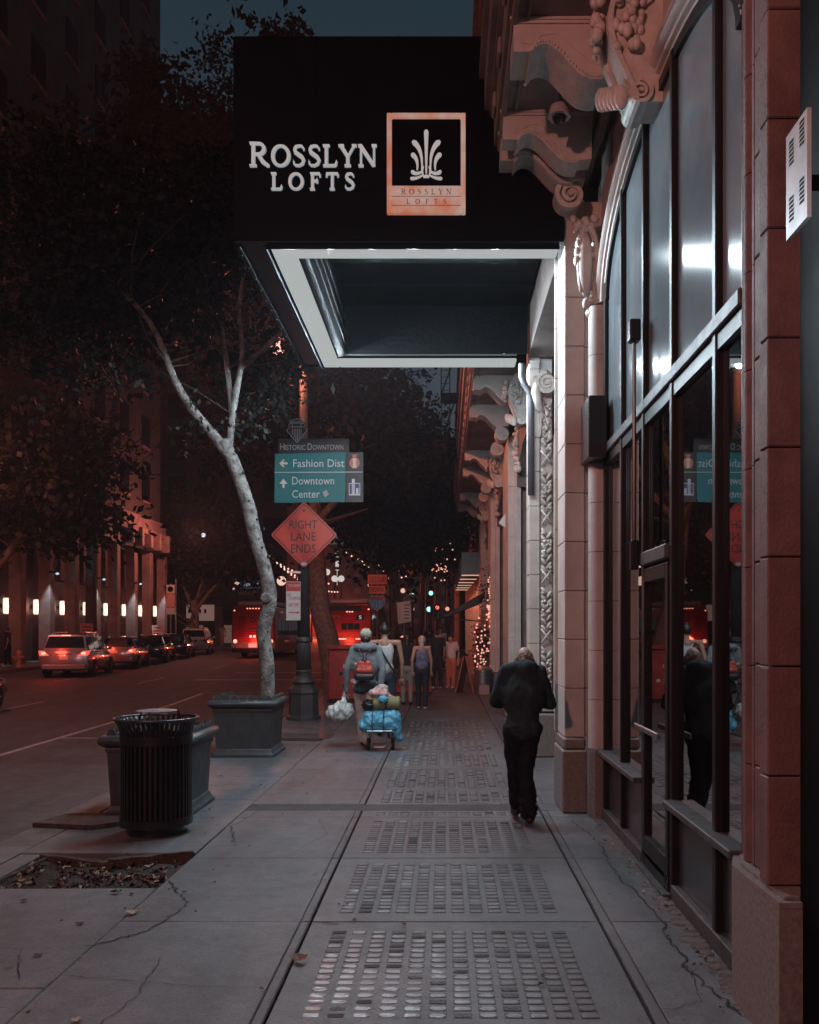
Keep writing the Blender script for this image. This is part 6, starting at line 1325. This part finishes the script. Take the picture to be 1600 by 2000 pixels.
    if hair: hair(t, hP)
    return t, V
def walk(h=1.72, step=.25, lean=0.0, arm=.12, sw=.19):
    k = h / 1.72
    return dict(head=(0, .04 * k + lean, 1.575 * k), shl=(-sw * k, lean * .9, 1.42 * k), shr=(sw * k, lean * .9, 1.42 * k), ell=((-sw - .05) * k, lean - arm, 1.14 * k), elr=((sw + .05) * k, lean + arm * .4, 1.13 * k), wrl=((-sw - .05) * k, lean - arm * .4, .88 * k), wrr=((sw + .04) * k, lean + arm, .88 * k),
                hipl=(-.085 * k, 0, .90 * k), hipr=(.085 * k, 0, .90 * k), knl=(-.095 * k, step * .5, .49 * k), knr=(.095 * k, -step * .1, .48 * k), anl=(-.09 * k, step * .5, .09 * k), anr=(.09 * k, -step * .6, .10 * k))
def cap_hair(m, sx=.085, back=.0, z=.03, extra=None):
    def f(t, P):
        pr = [('e', P(0, -.02 - back, z + .012), (sx, .1, .1))]
        if extra: pr += [('c', P(*a), ra, P(*b_), rb_) for a, ra, b_, rb_ in extra]
        blob('hair', pr, .012, m, t, smooth=2, fold=.006, fs=30, stretch=(2, 2, .6))
    return f
# 1: hunched man in front
HAIRG = mat('grey_blond_hair', (.33, .24, .19), .6, n=.85, ns=45); NAVY = mat('dark_teal_sweater', (.032, .052, .058), .95, spec=.1, n=.3, ns=12, b=.3, bs=80); JEAN = mat('dark_jeans', (.010, .013, .018), .85, spec=.2, n=.5, ns=14, b=.4, bs=60); BOOT = mat('dark_boot', (.03, .018, .014), .5)
J1 = dict(head=(.03, .18, 1.365), shl=(-.155, .02, 1.27), shr=(.165, .02, 1.255), ell=(-.245, .07, 1.01), elr=(.255, .07, .99), wrl=(-.12, .27, .98), wrr=(.13, .27, .98),
          hipl=(-.09, -.02, .78), hipr=(.085, -.02, .78), knl=(-.075, .05, .45), knr=(.03, .0, .45), anl=(-.045, .22, .10), anr=(.06, -.04, .09))
def hair1(t, P):
    blob('hair', [('e', P(0, -.03, .03), (.088, .10, .09)), ('c', P(-.06, -.04, .0), .04, P(-.11, .02, -.11), .022), ('c', P(.06, -.04, .0), .045, P(.11, .02, -.13), .022), ('c', P(-.02, -.08, .0), .05, P(-.07, -.04, -.1), .02), ('c', P(.03, -.08, .0), .05, P(.09, -.04, -.12), .022)], .011, HAIRG, t, smooth=1, fold=.014, fs=28, stretch=(2.4, 2.4, .5))
J1 = {k: tuple(q * 1.085 for q in v) for k, v in J1.items()}
t1p, V1 = person('hunched person in dark sweater and baggy jeans walking away by the pilaster', (.70, 7.78, 0), 0, J1, (NAVY, JEAN, BOOT), SKINL, hair1, vox=.016, pitch=-55, top='loose', grp=None, fold=.013)
t1p.scale = (.94, .94, 1)
blob('shirt_hem', [('e', (0, -.02, .87), (.20, .13, .09)), ('e', (-.15, -.03, .81), (.05, .05, .06))], .016, mat('black_undershirt', (.012, .012, .014), .9), t1p, smooth=3, fold=.02, fs=12)
blob('trouser_cuff', [('c', (.05, -.02, .30), .080, (.055, -.02, .12), .088), ('c', (-.0, .17, .34), .07, (.02, .19, .14), .08)], .014, JEAN, t1p, smooth=2, fold=.022, fs=13, stretch=(.6, .6, 2.2))
# 2: man with cart
HOOD = mat('grey_hoodie', (.17, .20, .215), .95, n=.2, ns=14, b=.3, bs=90); KHAKI = mat('khaki_trousers', (.56, .48, .43), .9, n=.2, ns=6); SHOE2 = mat('red_brown_shoe', (.20, .05, .035), .6); DKH2 = mat('dark_hair', (.02, .014, .012), .5); CAMO = mat('camo_cap', (.62, .58, .50), .9, c2=(.14, .14, .10), n=.7, ns=22)
J2 = walk(1.80, .3); J2.update(wrl=(-.285, .02, .83), ell=(-.275, -.05, 1.16), wrr=(.22, -.12, .86), elr=(.265, -.10, 1.15), shl=(-.175, 0, 1.46), shr=(.175, 0, 1.46), anl=(-.07, .22, .10), anr=(.02, -.08, .10), knr=(.08, .02, .5), hipl=(-.10, 0, .93), hipr=(.10, 0, .93))
def cap2(t, P):
    blob('hair', [('e', P(0, -.03, -.03), (.082, .09, .06))], .012, DKH2, t, smooth=2)
    blob('cap', [('e', P(0, -.01, .045), (.092, .112, .092)), ('e', P(0, .13, .03), (.07, .09, .012))], .012, CAMO, t, smooth=2, fold=.004, fs=20)
t2p, V2 = person('person in grey hoodie, camouflage cap and khaki trousers pulling a cart', (-1.17, 12.95, 0), 0, J2, (HOOD, KHAKI, SHOE2), SKIN, cap2, vox=.018, top='loose', grp=None, fold=.007)
blob('hood', [('c', (-.13, -.07, 1.50), .055, (.13, -.07, 1.50), .055), ('e', (0, -.08, 1.49), (.15, .08, .06))], .014, HOOD, t2p, smooth=2, fold=.012, fs=14)
blob('shirt_tail', [('e', (0, -.01, .93), (.20, .15, .11)), ('e', (-.08, -.04, .87), (.12, .1, .07))], .016, mat('navy_shirt', (.025, .04, .055), .9), t2p, smooth=3, fold=.012, fs=10)
bp_ = thing('drawstring_bag', 'small red and black drawstring bag worn on the grey hoodie', 'backpack', (-1.17, 12.95, 0)); REDF = mat('red_nylon', (.50, .075, .05), .45, n=.2, ns=10); BLF = mat('black_nylon', (.015, .015, .018), .5)
blob('red_upper', [('c', (-.085, -.20, 1.16), .05, (.085, -.20, 1.16), .05), ('c', (-.06, -.19, 1.27), .04, (.06, -.19, 1.27), .04), ('e', (0, -.19, 1.2), (.12, .05, .08))], .011, REDF, bp_, smooth=2, fold=.012, fs=16, stretch=(2.5, 1, .4))
blob('black_base', [('c', (-.10, -.21, 1.07), .055, (.10, -.21, 1.07), .055)], .012, BLF, bp_, smooth=3); blob('gathered_neck', [('c', (0, -.18, 1.30), .045, (0, -.16, 1.38), .022)], .009, BLF, bp_, smooth=1)
for s in (-1, 1): MB().tube([(0, -.165, 1.37), (s * .07, -.17, 1.44), (s * .13, -.10, 1.52)], .008, 6).build('cord', BLF, bp_)
MB().ball((-.13, -.20, 1.25), .025, 8, 6).build('toggle', mat('orange_tag', (.5, .25, .08), .5), bp_)
pb = thing('plastic_bag', 'full white plastic carrier bag hanging from the left hand', 'bag', (-1.50, 12.97, 0)); BAG = mat('white_plastic', (.52, .58, .56), .35, n=.2, ns=8)
blob('bag_body', [('e', (-.10, 0, .52), (.16, .12, .14)), ('e', (.02, 0, .54), (.13, .12, .15)), ('c', (-.05, 0, .60), .10, (.01, 0, .74), .035), ('e', (-.12, 0, .46), (.10, .1, .08))], .014, BAG, pb, smooth=2, fold=.03, fs=11, stretch=(2.0, 1, .8))
for s in (-1, 1): MB().tube([(s * .03, 0, .70), (.01, 0, .82), (.01 - s * .004, .0, .84)], .012, 6).build('handle', BAG, pb)
ct_ = thing('folding_cart', 'folding metal luggage cart on small wheels', 'cart', (-.93, 12.72, 0))
b = MB()
for s in (-1, 1): b.tube([(s * .15, .02, .10), (s * .14, -.02, .45), (s * .10, .06, .88)], .010, 6)
b.tube([(-.10, .06, .88), (-.08, .07, .92), (.08, .07, .92), (.10, .06, .88)], .010, 6); b.build('upright_frame', STEEL, ct_)
MB().tube([(-.20, -.20, .28), (-.18, -.22, .30), (.18, -.22, .30), (.24, -.20, .27)], .010, 6).build('toe_plate', STEEL, ct_); MB().tube([(-.11, -.20, .28), (-.11, -.22, .10), (-.08, -.22, .07), (.06, -.22, .07), (.09, -.22, .10), (.09, -.20, .28)], .010, 6).build('foot_loop', STEEL, ct_)
for s in (-1, 1): MB().lathe([(.03, -.02), (.085, -.02), (.09, -.01), (.09, .01), (.085, .02), (.03, .02)], (s * .18, 0, .09), 16, 'x').build('wheel', RUBBER, ct_)
MB().tube([(-.18, 0, .09), (.18, 0, .09)], .008, 6).build('axle', STEEL, ct_)
BLUB = mat('blue_tarp_bag', (.10, .40, .58), .4, n=.25, ns=6); OLV = mat('olive_roll', (.22, .21, .10), .85, n=.2)
lb = thing('blue_bundle', 'bright blue square tarp bundle strapped lowest on the cart', 'bundle', (-.93, 12.62, 0)); blob('bundle', [('c', (-.22, 0, .36), .10, (.2, 0, .36), .11), ('c', (-.17, 0, .50), .09, (.2, 0, .50), .10), ('e', (0, 0, .42), (.29, .13, .16)), ('c', (.2, 0, .45), .1, (.28, -.02, .18), .05)], .014, BLUB, lb, smooth=1, fold=.018, fs=12, stretch=(1.2, 1, 1)); 
for x in (-.10, .06): MB().tube([(x, -.14, .32), (x - .01, -.145, .42), (x, -.13, .54), (x, -.04, .60)], .006, 5).build('strap', BLF, lb)
ob = thing('olive_roll', 'olive rolled blanket above the blue bundle', 'blanket', (-.86, 12.66, 0)); MB().lathe([(.07, -.18), (.10, -.16), (.10, .20), (.07, .22)], (0, 0, .69), 18, 'x').build('roll', OLV, ob, smooth=True, ang=50); MB().lathe([(.104, 0), (.104, .03)], (0, 0, .69), 18, 'x').build('strap', BLF, ob)
kb = thing('black_bag', 'shiny black plastic bag at the left of the cart load', 'bag', (-1.10, 12.64, 0)); blob('bag', [('e', (0, 0, .66), (.10, .09, .08))], .012, mat('shiny_black_plastic', (.01, .01, .012), .15), kb, smooth=0, fold=.03, fs=22)
wb = thing('patterned_bag', 'white bag with red print tied on top of the cart load', 'bag', (-.93, 12.66, 0)); blob('bag', [('e', (-.02, 0, .83), (.16, .10, .08)), ('e', (.02, .03, .90), (.11, .08, .07)), ('c', (.05, 0, .80), .06, (.17, -.02, .77), .03)], .012, mat('printed_bag', (.50, .46, .44), .6, c2=(.38, .09, .07), n=.9, ns=12), wb, smooth=1, fold=.02, fs=14)
cbg = thing('cyan_bag', 'small crumpled cyan bag in the middle of the cart load', 'bag', (-.88, 12.54, 0)); blob('bag', [('e', (0, 0, .76), (.08, .05, .05)), ('c', (0, 0, .75), .03, (0, -.01, .69), .015)], .010, BLUB, cbg, smooth=0, fold=.02, fs=24)
# 3..8 others
DKH = mat('dark_hair', (.02, .014, .012), .5); BLH = mat('pale_blond_hair', (.55, .43, .36), .6, n=.3, ns=50); WTK = mat('white_cotton', (.50, .48, .48), .9, n=.1); DNM = mat('navy_denim', (.015, .022, .035), .9); FLO = mat('floral_fabric', (.24, .23, .30), .8, c2=(.04, .06, .14), n=.9, ns=30); BLKT = mat('black_cotton', (.012, .014, .02), .9); ORT = mat('rust_cotton', (.48, .14, .10), .85, n=.15); WSH = mat('white_shoe', (.5, .47, .46), .5); GSH = mat('grey_shorts', (.20, .20, .20), .9)
J3 = walk(1.88, .3, sw=.21); t3p, _ = person('tall person in white tank top with diagonal black strap, hair in a bun', (-.98, 14.3, 0), 0, J3, (WTK, DNM, BLKT), SKIN, cap_hair(DKH, .085, .0, .03, [((0, -.05, .10), .045, (0, -.05, .13), .04)]), vox=.022, top='tank', long_sleeve=False)
MB().tube([(-.12, -.10, 1.55), (-.02, -.145, 1.38), (.10, -.15, 1.18), (.18, -.10, 1.05)], .016, 6).build('shoulder_strap', BLF, t3p)
J4 = walk(1.66, .18, sw=.16); person('person with long pale hair, patterned top and black trousers', (-.50, 19.4, 0), R(-6), J4, (FLO, BLKT, WSH), SKINL, cap_hair(BLH, .088, .0, .02, [((0, -.07, .0), .07, (0, -.09, -.16), .055)]), vox=.022, top='cami', long_sleeve=False, fold=.004)
J5 = walk(1.78, .12); t5, _ = person('person in black T-shirt and black trousers with white soled shoes', (-.22, 25.6, gz(25.6)), R(15), J5, (BLKT, BLKT, WSH), SKIN, cap_hair(DKH), vox=.025, top='tee', long_sleeve=False)
J6 = walk(1.62, .05, sw=.17); J6.update(wrr=(.08, .2, 1.0), elr=(.22, .02, 1.05)); person('person in white T-shirt and rust coloured trousers facing this way', (.20, 25.9, gz(25.9)), R(160), J6, (WTK, ORT, WSH), SKIN, cap_hair(DKH), vox=.025, top='tee', long_sleeve=False)
J7 = walk(1.70, .15); person('person in dark jacket and grey shorts half hidden left of the pale haired walker', (-.88, 20.6, 0), 0, J7, (BLKT, GSH, BLKT), SKIND, cap_hair(DKH, .09, 0, .02, [((0, -.06, .0), .07, (0, -.08, -.14), .06)]), vox=.025, top='jacket')
src = [t5]
def dup(o, label, loc, rz, swap=None):
    c = copy_tree(o); c.location = loc; c.rotation_euler = (0, 0, rz); c['label'] = label
    for ch in c.children:
        if swap:
            for k, m_ in swap.items():
                if ch.name.startswith(k): ch.data = ch.data.copy(); ch.data.materials.clear(); ch.data.materials.append(m_)
    return c
dup(t5, 'far dark person just right of the pale haired walker', (-.55, 33, gz(33)), R(10), {'t_shirt': DNM}); dup(t5, 'far person in pale top behind the black T-shirt', (-.15, 36, gz(36)), R(190), {'t_shirt': WTK})
dup(t5, 'far person in brown top at the left of the crowd', (-1.45, 37, gz(37)), 0, {'t_shirt': mat('brown_top', (.12, .07, .06), .9)}); dup(t5, 'farthest dark person in the pavement crowd', (-.75, 44, gz(44)), 0)
dup(t5, 'person in white shirt and pink trousers standing at the far corner', (-18.0, 70.5, gz(70)), R(170), {'t_shirt': WTK, 'trousers': mat('pink_trousers', (.4, .2, .18), .9)}); dup(t5, 'person in white shirt half hidden by the left bus', (-17.2, 71.5, gz(71)), R(200), {'t_shirt': WTK})
dup(t5, 'dark person walking on the opposite pavement at the left edge', (-19.3, 38.5, gz(38)), R(90), {'trousers': JEAN})

# ------------------------------------------------------------------ small far lights
for k, (lb, x, y, z, c, r) in enumerate((('small warm globe low in the gap beside the brown trunk', -12.2, 88, 4.2, (.9, .5, .4), .2), ('tiny blue white lamp above the detour sign', -4.6, 74, 9.2, (.5, .7, .8), .14), ('warm globe just left of the green signal', -3.8, 80, 5.0, (.9, .5, .4), .22),
        ('white globe pair over the crowd, left one', -1.9, 90, 8.6, (.6, .62, .62), .22), ('white globe pair over the crowd, right one', -.9, 90, 8.6, (.6, .62, .62), .22), ('warm globe above the awning tip', .3, 84, 6.6, (.9, .45, .35), .2), ('tall white lamp beside the brass strips', .4, 70, 8.0, (.6, .66, .7), .26),
        ('small white globe high over the crowd', -2.6, 96, 10.6, (.55, .6, .62), .2), ('low warm lamp at the right of the crowd', .2, 58, 3.0, (.9, .4, .3), .14), ('low warm lamp left of the crowd', -3.2, 86, 3.4, (.9, .4, .3), .24))):
    globe_lamp(lb, x, y, z, c, r)
for k, (lb, x, y) in enumerate((('far car with lit red tail lights seen past the second bus', -4.4, 78), ('far car with lit red tail lights left of the crowd', -3.9, 60), ('farthest car with red tail lights', -6.8, 96))):
    car(lb, (x, y, hz(y)), BLKP if k != 1 else GREYP, 'sedan', group='far cars down the street')
lsf = thing('lit_shopfront', 'row of small lit shop windows far along the right pavement', 'shopfront', (1.3, 64, gz(64))); MB().box(0, .6, 0, 28, 0, 5).build('wall', ARD, lsf)
for k in range(6): MB().box(-.05, -.01, 1 + k * 4.5, 3.6 + k * 4.5, 1.0, 3.0).build('window', emit('shop_lit_%d' % (k % 2), ((.5, .16, .09), (.32, .28, .26))[k % 2], 1), lsf)
for k in range(3):
    stringlights(['nearest', 'middle', 'farthest'][k] + ' string of warm bulbs crossing high over the far street', ((-9.5 + k, 84 + 8 * k, 9.5 - .6 * k), (-4.5 + k, 88 + 8 * k, 8.8 + .3 * k)), 10, 'far strings of bulbs', .9)

# ------------------------------------------------------------------ night air
HZ = bpy.data.materials.new('night_haze'); HZ.use_nodes = True; N = HZ.node_tree.nodes; L = HZ.node_tree.links; N.remove(N['Principled BSDF'])
pv = N.new('ShaderNodeVolumePrincipled'); pv.inputs['Color'].default_value = (.75, .80, .90, 1); pv.inputs['Density'].default_value = .0008; L.new(pv.outputs[0], N['Material Output'].inputs['Volume'])
hb = MB().box(-80, 40, -40, 290, -3, 60).build('haze', HZ, kind='stuff'); tag(hb, 'thin night haze over the whole street', 'haze')
